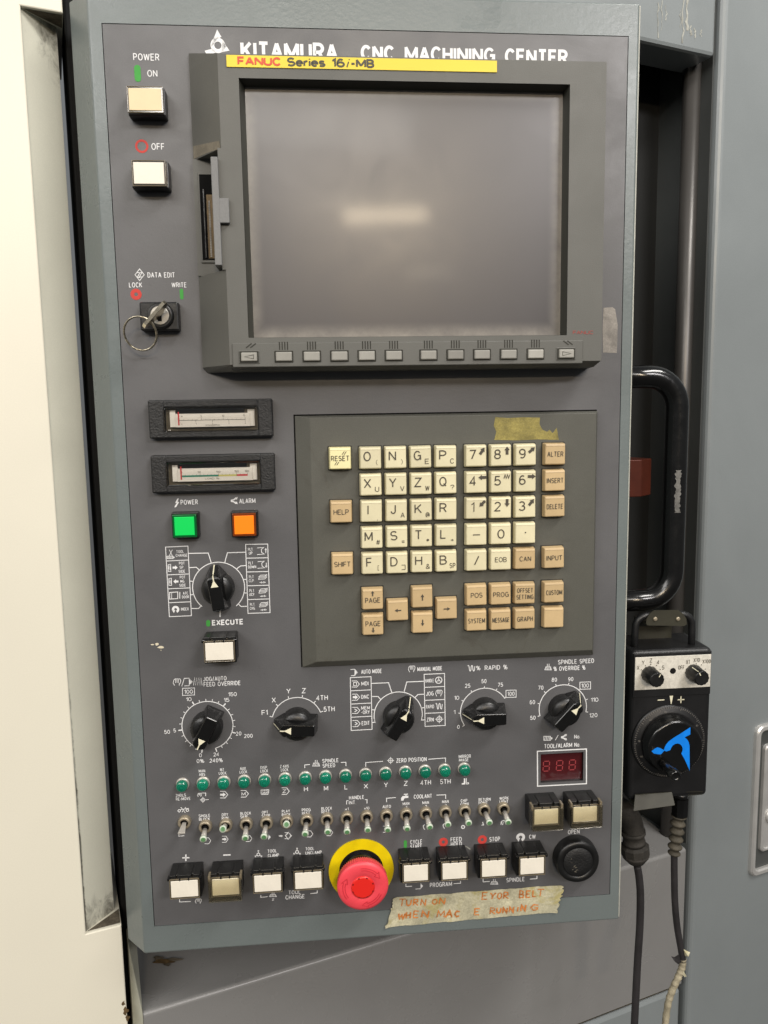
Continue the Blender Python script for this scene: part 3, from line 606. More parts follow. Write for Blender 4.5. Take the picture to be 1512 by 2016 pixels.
    def sheets(s, cx, cy, w=18, h=10):
        for dy in (0, 2.6, 5.2):
            s.S([(cx - w / 2, cy + h / 2 - dy), (cx + w * .22, cy + h / 2 - dy - 1), (cx + w / 2, cy - h * .15 - dy)], 1)
        s.S([(cx - w * .3, cy - h * .55), (cx + w / 2, cy - h * .62)], 1.2); s.S([(cx - w / 2, cy + h / 2), (cx - w * .3, cy - h * .55)], 1)
    def tripod(s, cx, cy, r=8):
        s.R(cx, cy + 1, r * .28, r * .46)
        for a in (90, 210, 330):
            c, d = math.cos(math.radians(a)), -math.sin(math.radians(a)); s.S([(cx + c * r * .45, cy + 1 + d * r * .45), (cx + c * r * 1.05, cy + 1 + d * r * 1.05)], 1.2)
            s.P([(cx + c * r * .55, cy + 1 + d * r * .55), (cx + c * r * .95 - d * 2, cy + 1 + d * r * .95 + c * 2), (cx + c * r * .95 + d * 2, cy + 1 + d * r * .95 - c * 2)])
    def grid(s, c, rows, w=1.5):
        tl, tr, br, bl = c; s.S([tl, tr, br, bl], w, closed=True); lp = lambda a, b, t: (a[0] + (b[0] - a[0]) * t, a[1] + (b[1] - a[1]) * t)
        for i in range(1, rows): s.S([lp(tl, bl, i / rows), lp(tr, br, i / rows)], w)
    def done(s, label): return s.build('lettering', FP, label)

g = Legend(); g.T('POWER', 288, 112.5, 51.5, 13.5); g.pill(271, 144.5, 12.5, 32, m_green); g.T('ON', 300, 144.7, 20, 13); g.done('printed POWER ON with a green bar')
g = Legend(); g.R(279.2, 288, 8.8, 13, m_red); g.T('OFF', 311, 288.7, 26, 13); g.done('printed OFF with a red ring')
g = Legend(); g.S([(275, 529.5), (284, 541), (275, 552.5), (266, 541)], 1.4, closed=True); g.T('Z', 273, 541.5, 7, 11); g.T('Z', 277, 541, 7, 10)
g.T('DATA EDIT', 317.5, 541.5, 54, 10.5); g.T('LOCK', 267, 561, 26, 10); g.T('WRITE', 352.7, 561, 29.5, 10); g.R(268, 579.5, 3.8, 11, m_red); g.pill(357.6, 579, 7, 21, m_green); g.done('printed DATA EDIT LOCK WRITE with red ring and green bar')
def logo(mb, cx, cy, r, a0, z, m, bev=None):          # three hooked blades round a hole
    for k in range(3):
        a = a0 + k * 120
        pts = arc(cx, cy, r * .36, a - 62, a + 50, 10) + [(cx + r * 1.0 * math.cos(math.radians(a + 44)), cy + r * 1.0 * math.sin(math.radians(a + 44)))]
        pts += [(cx + r * .72 * math.cos(math.radians(a - 5)), cy + r * .72 * math.sin(math.radians(a - 5))), (cx + r * .70 * math.cos(math.radians(a - 62)), cy + r * .70 * math.sin(math.radians(a - 62)))]
        mb.poly(pts, z, m)
g = Legend()
x, y = L(429, 91); k = sc(429, 91)
g.P([(427.5, 58), (436, 73), (427.5, 77), (419, 90), (415, 92)]); g.R(429, 89.5, 7, 14.5); g.P([(438, 80), (452, 100), (436, 103)]); g.P([(419, 96), (403, 100), (407, 108), (425, 104)]); g.P([(440, 84), (446, 92), (441, 97)])
g.T('KITAMURA', 570, 101.5, 192, 35, bold=.024); g.T('CNC', 743.5, 104.5, 67, 29, bold=.024); g.T('MACHINING', 886, 107.8, 178, 29, bold=.024); g.T('CENTER', 1056, 112.3, 124, 29, bold=.024); g.done('white machine maker lettering half hidden by the monitor')
g = Legend(); g.P([(349, 982), (345, 990), (348, 990), (344.5, 996), (343.5, 999), (347, 998), (353, 988), (349.5, 988.5), (352, 981)]); g.T('POWER', 372.6, 988.5, 34, 10); g.done('printed POWER with a lightning bolt')
g = Legend(); g.horn(461.5, 985.5); g.T('ALARM', 487, 986, 32, 10); g.done('printed ALARM with a horn')
# tool change selector
g = Legend(); A = [(326, 1077), (370, 1075), (377, 1212), (333.5, 1214)]; B = [(483.5, 1071.7), (527, 1071), (531.7, 1206), (488.3, 1207.5)]
g.grid(A, 5); g.grid(B, 5)
def cell(c, rows, i, fx, fy=.5):
    tl, tr, br, bl = c; t = (i + fy) / rows; a = (tl[0] + (bl[0] - tl[0]) * t, tl[1] + (bl[1] - tl[1]) * t); b = (tr[0] + (br[0] - tr[0]) * t, tr[1] + (br[1] - tr[1]) * t)
    return (a[0] + (b[0] - a[0]) * fx, a[1] + (b[1] - a[1]) * fx)
for i, (a, b, w) in enumerate((('TOOL', 'CHANGE', 23), ('POT', 'SIDE', 13), ('POT', 'SIDE', 13), ('ATC', 'DOOR', 14))):
    if i in (1, 2):
        q = cell(A, 5, i, .68); g.T(a, q[0], q[1] - 8, 11, 6); g.T(('SP.', 'MG.')[i - 1], q[0], q[1], 9, 6); g.T(b, q[0], q[1] + 8, 13, 6)
    else:
        q = cell(A, 5, i, .70 if i == 0 else .78); g.T(a, q[0] - (3 if i == 0 else 0), q[1] - 3.6, 15 if i == 0 else 10, 6); g.T(b, q[0], q[1] + 3.8, w, 6)
q = cell(A, 5, 4, .72); g.T('INDEX', q[0], q[1], 15, 6.5); q = cell(A, 5, 4, .3); g.rot(*q, 7.5)
q = cell(A, 5, 0, .22); g.drill(q[0], q[1] + 7, 15, 5); g.S([(q[0] - 3, q[1] + 4), (q[0] + 3, q[1] - 8)], 1.2); g.S([(q[0] + 3, q[1] + 4), (q[0] - 3, q[1] - 8)], 1.2)
for i, d in ((1, 1), (2, -1)):
    q = cell(A, 5, i, .12); g.S([(q[0] - 2.5, q[1] + 7), (q[0] - 2.5, q[1] - 6), (q[0] + 2.5, q[1] - 7), (q[0] + 3, q[1] + 7)], 1.2, closed=True); g.zig(q[0], q[1], 4, 8, 2); q = cell(A, 5, i, .38); g.arrow(q[0], q[1], 10, 9, d)
q = cell(A, 5, 3, .27); g.S([(q[0] - 9, q[1] - 6), (q[0] + 7, q[1] - 7), (q[0] + 7, q[1] + 6), (q[0] - 9, q[1] + 7)], 1.5, closed=True); g.S([(q[0] - 5, q[1] - 5), (q[0] - 5, q[1] + 6)], 1); g.S([(q[0] + 11, q[1] - 7), (q[0] + 11, q[1] + 6)], 1.6)
for i, (b, ic) in enumerate((('UP', 0), ('DOWN', 1), ('CLP.', 2), ('UCP.', 3), ('CHG.', 4))):
    q = cell(B, 5, i, .22); g.T('PLT.', q[0], q[1] - 3.8, 10.5, 6); g.T(b, q[0] + (2 if i == 1 else 0), q[1] + 3.8, 7 if i == 0 else 16 if i == 1 else 11, 6)
    q = cell(B, 5, i, .72)
    if ic < 2:
        g.S([(q[0] - 9, q[1] - 6), (q[0] + 4, q[1] - 7), (q[0] - 1, q[1] - 3), (q[0] + 0, q[1] + 3), (q[0] + 5, q[1] + 6), (q[0] - 9, q[1] + 7)], 1.3)
        d = -1 if ic == 0 else 1; g.S([(q[0] + 8, q[1] - 4), (q[0] + 8, q[1] + 4)], 1.3); g.P([(q[0] + 5.5, q[1] + d * 2), (q[0] + 10.5, q[1] + d * 2), (q[0] + 8, q[1] + d * 6)])
    else:
        g.sheets(q[0], q[1] - 2, 17, 8); g.S([(q[0] - 6, q[1] + 8), (q[0] + 6, q[1] + 7.5)], 1.2); g.P([(q[0] - 3, q[1] + 5.5), (q[0] - 3, q[1] + 10), (q[0], q[1] + 8)]); g.P([(q[0] + 3, q[1] + 5), (q[0] + 3, q[1] + 9.6), (q[0], q[1] + 7.6)])
g.arcp(430.6, 1156.4, 51.3, 228, -50, 1.7, 40)
s_ = lambda pts: g.S([(260 + a / 3.78, 1040 + b / 3.78) for a, b in pts], 1.7)
for pts in ([(420, 187), (567, 184), (590, 258)], [(425, 293), (478, 290), (503, 312)], [(430, 393), (457, 395)], [(436, 495), (462, 492)], [(440, 597), (495, 597), (518, 573)],
            [(690, 255), (710, 182), (845, 178)], [(780, 300), (808, 280), (850, 277)], [(832, 382), (858, 378)], [(838, 482), (860, 480)], [(787, 560), (812, 582), (865, 580)], [(655, 605), (655, 660)]): s_(pts)
g.T('EXECUTE', 448.3, 1224.8, 62, 11.5, bold=.025); g.pill(410, 1227, 8, 13.5, m_green); g.done('printed tool change selector table and EXECUTE')
# feed override dial
g = Legend(); g.hand(348.5, 1343); g.S([(358, 1351), (363, 1335)], 1.3); g.S([(363, 1335.5), (372, 1335), (377, 1342), (372, 1350), (363, 1350)], 1.3); g.P([(372, 1335), (379.5, 1342), (372, 1350)]); g.zig(389.5, 1341.5)
g.T('JOG/AUTO', 423.2, 1336, 46, 9.3); g.T('FEED OVERRIDE', 437.4, 1345.8, 73, 9.3)
g.S([(359.5, 1355), (383, 1354.2), (383, 1368), (359.5, 1369)], 1.3, closed=True); g.T('100', 371.3, 1361.6, 17, 8.5)
for t, x, y, w in (('10', 371.7, 1376.5, 11), ('150', 457.8, 1366.7, 17), ('15', 446, 1378, 11), ('50', 329, 1440.8, 11.5), ('5', 344, 1438, 5), ('20', 469.7, 1444, 11), ('200', 489, 1448.6, 17), ('0', 394.7, 1486.7, 5.5), ('24', 425.8, 1485, 11), ('0%', 394.6, 1498, 15), ('240%', 425.7, 1496.8, 26)): g.T(t, x, y, w, 8.2)
g.arcp(408.6, 1428.3, 50.3, -104, -434, 1.6, 60)
for i in range(25): g.tick(408.6, 1428.3, 50.3, 58 if i % 5 == 0 or i == 24 else 55.5, -104 - i * 13.75, 2.4 if i % 5 == 0 or i == 24 else 1.3)
g.done('printed feed override scale from 0 to 240 percent')
g = Legend(); g.arcp(585, 1420.3, 49.5, 166, 20, 1.6, 30)
for t, x, y, w, a in (('F1', 521, 1402.8, 12, 166), ('X', 539, 1378, 8, 137), ('Y', 568, 1360.5, 8.5, 107), ('Z', 598, 1359.7, 8, 77), ('4TH', 634, 1373.6, 23, 47), ('5TH', 648, 1395.8, 22, 20)): g.T(t, x, y, w, 10.5); g.tick(585, 1420.3, 49, 55, a)
g.done('printed axis selector arc from F1 to 5TH')
g = Legend(); g.S([(690, 1318), (698, 1317.5), (704, 1323.5), (698, 1330), (691, 1330)], 1.3); g.P([(698, 1317.5), (705, 1323.5), (698, 1330)]); g.T('AUTO MODE', 731.4, 1321.6, 40.7, 9); g.hand(810.5, 1317, 13, 12); g.T('MANUAL MODE', 846, 1316.4, 49, 9)
A = [(689.6, 1334), (730.4, 1332), (732.5, 1435.7), (691.4, 1438)]; B = [(835, 1327.5), (875, 1325.7), (876.4, 1428), (836.8, 1430)]
g.grid(A, 4); g.grid(B, 4)
for i, (t, w) in enumerate((('MDI', 14), ('DNC', 16), ('MEM', 17), ('EDIT', 16))):
    q = cell(A, 4, i, .70); ic = cell(A, 4, i, .25); g.pent(ic[0], ic[1], 15, 12)
    if i == 2: g.T(t, q[0], q[1] - 4, w, 7.5); g.T('-ORY', q[0], q[1] + 4.5, w, 7.5)
    else: g.T(t, q[0], q[1], w, 8.5)
    if i == 1: g.arrow(ic[0] - 1, ic[1], 10, 9)
    elif i == 0: g.S([(ic[0] - 4, ic[1] - 3), (ic[0] + 2, ic[1] - 3), (ic[0] + 2, ic[1] + 3), (ic[0] - 4, ic[1] + 3)], 1.2, closed=True)
    else: g.S([(ic[0] - 3, ic[1] - 3), (ic[0] + 2, ic[1]), (ic[0] - 3, ic[1] + 3)], 1.4)
for i, (t, w) in enumerate((('HANDLE', 17), ('JOG', 15), ('RAPID', 16), ('ZRN', 14))):
    q = cell(B, 4, i, .26); g.T(t, q[0], q[1], w, 7.5 if i % 2 == 0 else 8.5); ic = cell(B, 4, i, .71)
    if i == 0:
        g.R(ic[0], ic[1], 5.6, 7.2); g.R(ic[0], ic[1], .8, 2)
        for a in (90, 210, 330): g.tick(ic[0], ic[1], 1.5, 6, a, 1.3)
    elif i == 1: g.hand(ic[0], ic[1], 13, 12)
    elif i == 2: g.wave(ic[0], ic[1], 13, 11)
    else: g.target(ic[0], ic[1], 7)
g.arcp(784, 1408, 47.5, 196, -10, 1.7, 36)
s_ = lambda pts: g.S([(660 + a / 2.8, 1290 + b / 2.8) for a, b in pts], 1.7)
for pts in ([(200, 155), (294, 151), (311, 204)], [(203, 227), (236, 227), (250, 243)], [(203, 300), (217, 301)], [(204, 371), (219, 368), (215, 350)], [(380, 200), (394, 147), (490, 143)], [(440, 232), (456, 216), (492, 214)], [(474, 291), (493, 287)], [(478, 338), (476, 357), (494, 355)]): s_(pts)
g.done('printed automatic and manual mode table')
g = Legend(); g.wave(928, 1315.5, 14, 11); g.T('%', 941.5, 1315, 8.5, 9); g.T('RAPID %', 976.6, 1313.9, 45, 9.5)
g.arcp(953.6, 1400.7, 47, 213, 31, 1.6, 34)
for t, x, y, w, a in (('0', 902.5, 1431, 5, 213), ('1', 894.6, 1402, 3.5, 181), ('10', 899, 1373.7, 10, 151), ('25', 920.7, 1350, 10.5, 121), ('50', 952.7, 1341, 10, 90), ('75', 985, 1348, 10.5, 61), ('100', 1006, 1365.7, 14, 33)): g.T(t, x, y, w, 8.2); g.tick(953.6, 1400.7, 46, 51, a, 1.5)
g.S([(996, 1359), (1016, 1358.4), (1016, 1372.4), (996, 1373)], 1.3, closed=True); g.done('printed rapid percent arc')
g = Legend(); g.T('SPINDLE SPEED', 1134, 1302, 71, 9); g.spindle(1079, 1312.7); g.T('% OVERRIDE %', 1121, 1315.3, 63, 9)
g.arcp(1108, 1394, 46.5, 196, -12, 1.6, 36)
for i, (t, x, y, w) in enumerate((('50', 1049, 1413, 10.5), ('60', 1048, 1382.3, 10.5), ('70', 1064.5, 1353.7, 10.5), ('80', 1091.3, 1338, 10.5), ('90', 1123.4, 1337, 10.5), ('100', 1151.8, 1349.6, 15), ('110', 1170.4, 1377.5, 15), ('120', 1168, 1408, 16))): g.T(t, x, y, w, 8.2); g.tick(1108, 1394, 46, 51, 196 - i * 29.7, 1.5)
g.S([(1141.5, 1343), (1162.5, 1342.3), (1162.5, 1356.2), (1141.5, 1357)], 1.3, closed=True); g.done('printed spindle speed override arc')
g = Legend(); g.drill(1078.8, 1453.4); g.S([(1093, 1457), (1099, 1447)], 1.3); g.horn(1110.6, 1451, 11, 13); g.T('No.', 1136.3, 1450, 12, 8.2); g.T('TOOL/ALARM No.', 1106.8, 1467.3, 71, 9)
g.S([(1057.8, 1479), (1154.4, 1474.4), (1154.4, 1542.6), (1058.3, 1547.6)], 2.2, closed=True); g.done('printed TOOL/ALARM No. and white display border')
# lamp and switch row legends
g = Legend()
for a, b, x, y, w1, w2 in (('MAN.', 'ABS.', 398.4, 1517.5, 14, 13.5), ('MT.', 'LOCK', 438, 1515, 9.5, 15), ('AUX.', 'LOCK', 479, 1512.7, 13, 15), ('DISP.', 'LOCK', 520, 1510.7, 14.5, 15), ('Z-AXIS', 'LOCK', 560, 1508.4, 17.5, 14.5)): g.T(a, x, y, w1, 6.3); g.T(b, x + .3, y + 6.9, w2, 6.3)
g.T('2NDLS', 356, 1565.5, 20, 6.2); g.T('RE-MOVE', 360.7, 1572.3, 29, 6.5)
g.hand(393, 1565, 8, 7); g.S([(397, 1561), (405, 1561), (405, 1567)], 1.3); g.target(399.5, 1574.5, 5); g.S([(399, 1574.5), (411, 1574)], 1.2)
g.pent(440.9, 1564.3); g.arrow(439, 1564.3, 11, 9); g.pent(481.6, 1562.6); g.T('M', 479.5, 1562.8, 8, 7.5); g.S([(514, 1555), (529, 1554.5), (529, 1561), (514, 1561.5)], 1.2, closed=True); g.T('123', 521.5, 1558, 11, 5); g.S([(514, 1564), (528.5, 1563.5)], 1.3); g.pent(562, 1557.3); g.T('Z', 559.5, 1557.5, 7, 7.5)
g.spindle(622.4, 1502, 14, 12); g.T('SPINDLE', 650.5, 1497.2, 32, 8.2); g.T('SPEED', 647.5, 1506.8, 25, 8.2); g.S([(600, 1512), (600, 1505.7), (610, 1505)], 1.5); g.S([(671, 1501), (681, 1500.4), (681, 1508)], 1.5)
for t, x, y, w in (('H', 602.3, 1553.3, 8), ('M', 641.8, 1551.6, 8.5), ('L', 681.3, 1549.2, 6.5), ('X', 720.2, 1547.5, 8.5), ('Y', 759.8, 1545, 8), ('Z', 798.7, 1542, 7.5), ('4TH', 838, 1540.4, 21), ('5TH', 876.8, 1538.4, 21)): g.T(t, x, y, w, 10)
g.target(769, 1497, 6); g.T('ZERO POSITION', 810, 1495.8, 60, 9); g.S([(720, 1509), (720, 1501), (754, 1498.6)], 1.5); g.S([(843, 1494.6), (877, 1492), (877, 1500.4)], 1.5)
g.T('MIRROR', 915, 1488.8, 24, 7); g.T('IMAGE', 913, 1495.8, 19, 6.5)
g.P([(909, 1544.5), (909, 1542), (913, 1541), (913, 1532.5), (916, 1532.3), (916, 1544)]); g.S([(918, 1532), (918, 1543.3), (922.5, 1543), (922.5, 1541), (919.5, 1540.5)], 1.3); g.done('printed names above and below the green lamps')
g = Legend(); g.R(353, 1596, 1.8, 3.2); g.R(369, 1595, 1.8, 3.2); g.S([(355, 1594), (372, 1591)], 1.3); g.S([(356, 1589), (365, 1600)], 1.2); g.S([(358, 1599), (366, 1589)], 1.2)
for a, b, x, y, w1, w2, s2 in (('SINGLE', 'BLOCK', 402.5, 1605.6, 22.5, 21.5, 0), ('DRY', 'RUN', 443, 1603.5, 12.5, 13, 0), ('BLOCK', 'SKIP', 483.6, 1601, 21, 14, -3.5), ('OPT.', 'STOP', 522.5, 1599, 14, 16.5, 1), ('PLAY', 'BACK', 562.9, 1596.8, 16, 17, .5), ('PROG.', 'REST.', 603.6, 1594, 19, 17.5, -.5), ('BLOCK', 'REST.', 643.1, 1591.3, 21, 18, -1.5)): g.T(a, x, y, w1, 6.3); g.T(b, x + s2, y + 6.7, w2, 6.3)
g.T('HANDLE', 702, 1569.7, 30, 8); g.T('INT.', 693.8, 1579.8, 14, 8); g.S([(682.3, 1583.5), (682.3, 1576.5), (686, 1576)], 1.4); g.S([(718.5, 1574), (722.5, 1574), (722.5, 1581.5)], 1.4); g.T('x1', 682.6, 1592.4, 7.5, 5.5); g.T('x10', 722, 1590.7, 10.5, 5.5)
g.T('AUTO', 761.3, 1587.7, 16.5, 6.5)
for n_, x, y in (('1', 800, 1581.8), ('2', 838.6, 1579.8), ('3', 877.5, 1577.8)): g.T('MAN.', x, y, 14.5, 6.3); g.T(n_, x, y + 7.6, 2.6 if n_ == '1' else 4, 6)
g.T('COOLANT', 832.5, 1567.5, 36, 8.7); g.S([(761, 1579), (761, 1571.3), (779, 1570)], 1.5); g.S([(859, 1565.2), (877.3, 1564.4), (877.3, 1572.4)], 1.5)
g.P([(789.5, 1576), (789.5, 1571), (793, 1567), (804, 1566.3), (804, 1570.5), (796, 1571.5), (794, 1576)]); g.P([(795, 1562.7), (803, 1562.3), (803, 1564.3), (795, 1564.7)]); g.P([(798, 1564), (800.5, 1564), (800.5, 1567), (798, 1567)])
for a, b, x, y, w1, w2, s2 in (('CHIP', 'CONV.', 913.5, 1576, 13, 18, 2), ('RETURN', 'POINT', 954, 1573.8, 24, 18, -3), ('WORK', 'LIGHT', 992.2, 1571.2, 18, 17.5, -.2)): g.T(a, x, y, w1, 6.3); g.T(b, x + s2, y + 6.6, w2, 6.3)
for x, y in ((409, 1655), (443, 1652), (490, 1650.5), (566.5, 1645), (610, 1641.5), (649, 1639)): g.pent(x, y, 12, 12, 1.2)
g.P([(529, 1643), (533, 1648), (528, 1653)]); g.arrow(442, 1652, 9, 7); g.arrow(553, 1645.5, 8, 5)
g.S([(562, 1645), (567.5, 1638.5), (574, 1645), (567.5, 1652)], 1.4, closed=True)
g.S([(354, 1632), (352, 1646), (363, 1645)], 1.2)
for x, y in ((795, 1630), (834, 1628), (873, 1626)): g.S([(x + 2, y - 5), (x - 1, y - 2), (x, y + 2), (x + 2, y + 5)], 1.4)
g.S([(754, 1626.5), (760, 1626)], 1.4); g.S([(754, 1638.5), (760, 1638)], 1.4)
g.R(911.5, 1628, 2, 4); g.S([(950, 1618), (952, 1624), (948, 1624)], 1.4); g.S([(986, 1622), (987, 1617), (992, 1615), (994, 1617)], 1.4); g.S([(986, 1624), (988, 1618)], 1.1); g.S([(989, 1624), (991, 1618)], 1.1); g.done('printed names round the toggle switches')
g = Legend(); g.S([(359, 1688.7), (373, 1688.3)], 2.6); g.S([(366, 1682), (366, 1695)], 2.6); g.S([(439.5, 1683.3), (454, 1682.7)], 2.8)
g.tripod(508.8, 1681, 8); g.T('TOOL', 535.7, 1675, 18, 7); g.T('CLAMP', 538.3, 1683.6, 22, 7); g.tripod(584.8, 1676, 8); g.T('TOOL', 610, 1670.6, 17, 7); g.T('UNCLAMP', 617.3, 1678.3, 32, 7)
g.S([(353.5, 1770), (353.5, 1775.5), (375.8, 1774.5)], 1.5); g.hand(390.5, 1774, 12, 9); g.S([(513.5, 1762), (513.5, 1766.5), (527, 1765)], 1.5); g.S([(611, 1759), (624.5, 1757.6), (624.5, 1753)], 1.5)
g.spindle(537.5, 1761, 14, 8); g.T('z', 537.5, 1770, 5, 6); g.T('TOOL', 580, 1756.3, 24, 8.5); g.T('CHANGE', 581, 1765.4, 38, 9.2); g.done('printed plus, minus and tool change names')
g = Legend(); g.pill(798, 1661.5, 6, 16, m_green); g.T('CYCLE', 819.4, 1657, 23.5, 9); g.T('START', 819, 1666.3, 22.5, 9); g.done('printed CYCLE START with a green bar'); g = Legend(); g.T('FEED', 898, 1652.2, 22, 9); g.T('HOLD', 898.4, 1661.3, 22, 9); g.R(872.8, 1657.5, 3.2, 9, m_red); g.done('printed FEED HOLD with a red ring'); g = Legend(); g.T('STOP', 973.8, 1651.8, 21, 9.5); g.R(949.4, 1652.8, 3.2, 9, m_red); g.done('printed STOP with a red ring'); g = Legend()
g.T('CW', 1048, 1647, 13, 9); g.rot(1024.8, 1648.2, 9); g.done('printed CW with a turning arrow'); g = Legend(); g.T('OPEN', 1129.4, 1637.3, 23, 8.8); g.done('printed OPEN'); g = Legend()
g.S([(799, 1740), (799, 1745), (811, 1744.5)], 1.5); g.S([(818, 1750), (828, 1749.5)], 1.3); g.P([(828, 1738.5), (833, 1744), (828, 1749.5)]); g.T('PROGRAM', 868, 1741, 43.6, 9.5); g.S([(893, 1739.5), (906.5, 1738.6), (906.5, 1734)], 1.5); g.done('printed PROGRAM with brackets'); g = Legend()
g.S([(951, 1730), (951, 1736), (964, 1735)], 1.5); g.spindle(973, 1735.5, 14, 10); g.T('SPINDLE', 1014.8, 1731.5, 36, 9); g.S([(1043, 1730.5), (1057, 1729.5), (1057, 1724)], 1.5); g.done('printed SPINDLE with brackets')
# chipped paint
g = MB()
for cx, cy, rx, ry in ((300.5, 1269, 3.5, 1.5), (309, 1268, 4, 3), (316.5, 1274.5, 6.5, 3), (317, 1280, 1.2, .8)):
    x, y = L(cx, cy); k = sc(cx, cy); g.poly([(x + rx * k * math.cos(q * .628) * random.uniform(.7, 1.15), y + ry * k * math.sin(q * .628) * random.uniform(.7, 1.15)) for q in range(10)], .0001, m_chip)
g.build('paint_chip', FP, 'chips of bare primer below the tool change table')

g = Legend(); g.S([(508, 1693), (519, 1689), (530, 1686.5)], .7, m_scr); g.S([(878, 1668), (886, 1663.5), (893, 1668), (886, 1672), (878, 1668)], .8, m_scr); g.S([(910, 1664), (919, 1667), (926, 1672)], 2.2, m_scr); g.build('scuff', FP, 'pale scuffs near the push buttons')
# ---- monitor
H = .030
g = MB(); y1 = L(410, 540, .012)[1]; y2 = L(396, 308, .012)[1]; yb, yt, ytf = .0998, .323, .3112
ox0, ox1, oy0, oy1 = -.0943, .1367, .1225, .2958
DX0 = (L(414.8, 310, .034)[0] + L(422.7, 521, .034)[0]) / 2; DX1 = (L(427.5, 310, .034)[0] + L(437.5, 521, .034)[0]) / 2
def colseg(a, b): g.hull([(-.131, a, 0), (-.131, a, .003), (-.108, a, H), (ox0, a, H), (ox0, a, 0), (-.131, b, 0), (-.131, b, .003), (-.108, b, H), (ox0, b, H), (ox0, b, 0)], m_mon)
colseg(yb + .004, y1); colseg(y2, ytf)
g.hull([(-.131, ytf, 0), (-.131, ytf, .003), (-.108, ytf, H), (ox0, ytf, H), (-.131, yt, 0), (ox0, yt, 0), (ox0, ytf, 0), (-.131, yt, .002), (ox0, yt, .002)], m_mon)
g.box(-.131, DX1 - .0002, y1, y2, 0, .006, m_mon); g.box(DX1 - .0002, ox0, y1, y2, 0, H, m_mon)
g.hull([(ox0, oy1, 0), (.166, oy1, 0), (ox0, oy1, H), (.163, oy1, H), (ox0, ytf, H), (.163, ytf, H), (ox0, yt, .002), (.166, yt, .002), (ox0, yt, 0), (.166, yt, 0)], m_mon)
g.hull([(ox1, oy0, 0), (.166, oy0, 0), (ox1, oy0, H), (.163, oy0, H), (ox1, oy1, 0), (.166, oy1, 0), (ox1, oy1, H), (.163, oy1, H)], m_mon)
g.hull([(ox0, yb + .004, H), (.163, yb + .004, H), (ox0, oy0, H), (.163, oy0, H), (ox0, yb + .004, 0), (.166, yb + .004, 0), (ox0, oy0, 0), (.166, oy0, 0)], m_mon)
g.hull([(-.128, yb, 0), (.163, yb, 0), (-.107, yb, .022), (.160, yb, .022), (-.131, yb + .0039, 0), (.1655, yb + .0039, 0), (-.108, yb + .0039, H - .0003), (.1627, yb + .0039, H - .0003), (-.131, yb + .0039, .003)], m_mon)
MON = g.build('monitor', CP, 'olive grey monitor housing with chamfered side and row of soft keys')
g = MB(); e = .0002                                  # dark lining of the screen opening
for q in ([(ox0 + e, oy0, H - .001), (ox0 + e, oy1, H - .001), (ox0 + .003, oy1, .0185), (ox0 + .003, oy0, .0185)], [(ox1 - e, oy1, H - .001), (ox1 - e, oy0, H - .001), (ox1 - .0015, oy0, .0185), (ox1 - .0015, oy1, .0185)],
          [(ox0, oy1 - e, H - .001), (ox1, oy1 - e, H - .001), (ox1, oy1 - .0012, .0185), (ox0, oy1 - .0012, .0185)], [(ox1, oy0 + e, H - .001), (ox0, oy0 + e, H - .001), (ox0, oy0 + .0012, .0185), (ox1, oy0 + .0012, .0185)]): g.add(q, [(0, 1, 2, 3)], m_monb)
g.build('screen_surround', MON)
g = MB(); nx, ny = 24, 18; vs = []                    # faintly domed anti-glare screen
for j in range(ny + 1):
    for i in range(nx + 1):
        x = ox0 + .001 + (ox1 - ox0 - .002) * i / nx; y = oy0 + .0005 + (oy1 - oy0 - .001) * j / ny; a = (i / nx - .5) * 2; b = (j / ny - .5) * 2
        vs.append((x, y, .0185 + .0006 * (1 - a * a) * (1 - b * b)))
g.add(vs, [(j * (nx + 1) + i, j * (nx + 1) + i + 1, (j + 1) * (nx + 1) + i + 1, (j + 1) * (nx + 1) + i) for j in range(ny) for i in range(nx)], m_screen, True)
g.build('screen', MON, 'switched-off grey screen with hazy lamp reflections')
g = MB(); k = sc(700, 120) * .95
a, b = L(445.5, 107.8, H), L(978, 121, H); c, d = L(978, 143, H), L(445.5, 132, H); yy0 = (c[1] + d[1]) / 2; yy1 = (a[1] + b[1]) / 2; 
g.slab([(a[0], yy0), (b[0], yy0), (b[0], yy1), (a[0], yy1)], H + .0001, H + .0006, m_yel)
ym = (yy0 + yy1) / 2; kk = (b[0] - a[0]) / 533
def st(t, x0, x1, h, m, bold=.03, it=0): g.text(t, a[0] + ((x0 + x1) / 2 - 445.5) * kk, ym + .0001, (x1 - x0) * kk, h, H + .0008, m, bold, it)
st('FANUC', 466.5, 551, 16 * kk, m_stred, .03); st('Series', 562, 637, 16.5 * kk, m_stdark); st('16', 649, 675, 16.5 * kk, m_stdark); st('i', 677, 681, 17 * kk, m_stdark, .01, .3); st('-MB', 686, 733, 16.5 * kk, m_stdark)
g.build('name_sticker', MON, 'yellow sticker with red and dark lettering')
g = MB(); x, y = L(1148, 654.5, H); g.text('FANUC', x, y, .0155, .0026, H + .0002, m_fmark, .012); g.build('maker_mark', MON, 'small red maker name')
sx0, sy1 = L(457, 676, H); sx1, sy0 = L(1146, 717, H); sy0 += .0005
g = MB(); g.box(sx0, sx1, sy0, sy1, H - .001, H + .0012, m_mon, .0006); g.build('key_strip', MON)
SKX = [-.0942, -.0698, -.0500, -.0303, -.0107, .0088, .0340, .0537, .0732, .0929, .1129, .1357]; SKY = .1090
kb = MB(); kb.box(-.0067, .0067, -.0042, .0042, H + .0005, H + .00155, m_groove, .0004); kb.box(-.0059, .0059, -.0034, .0034, H + .001, H + .0032, m_soft, .0007, .0003); me = kb.mesh('soft_key')
ka = []
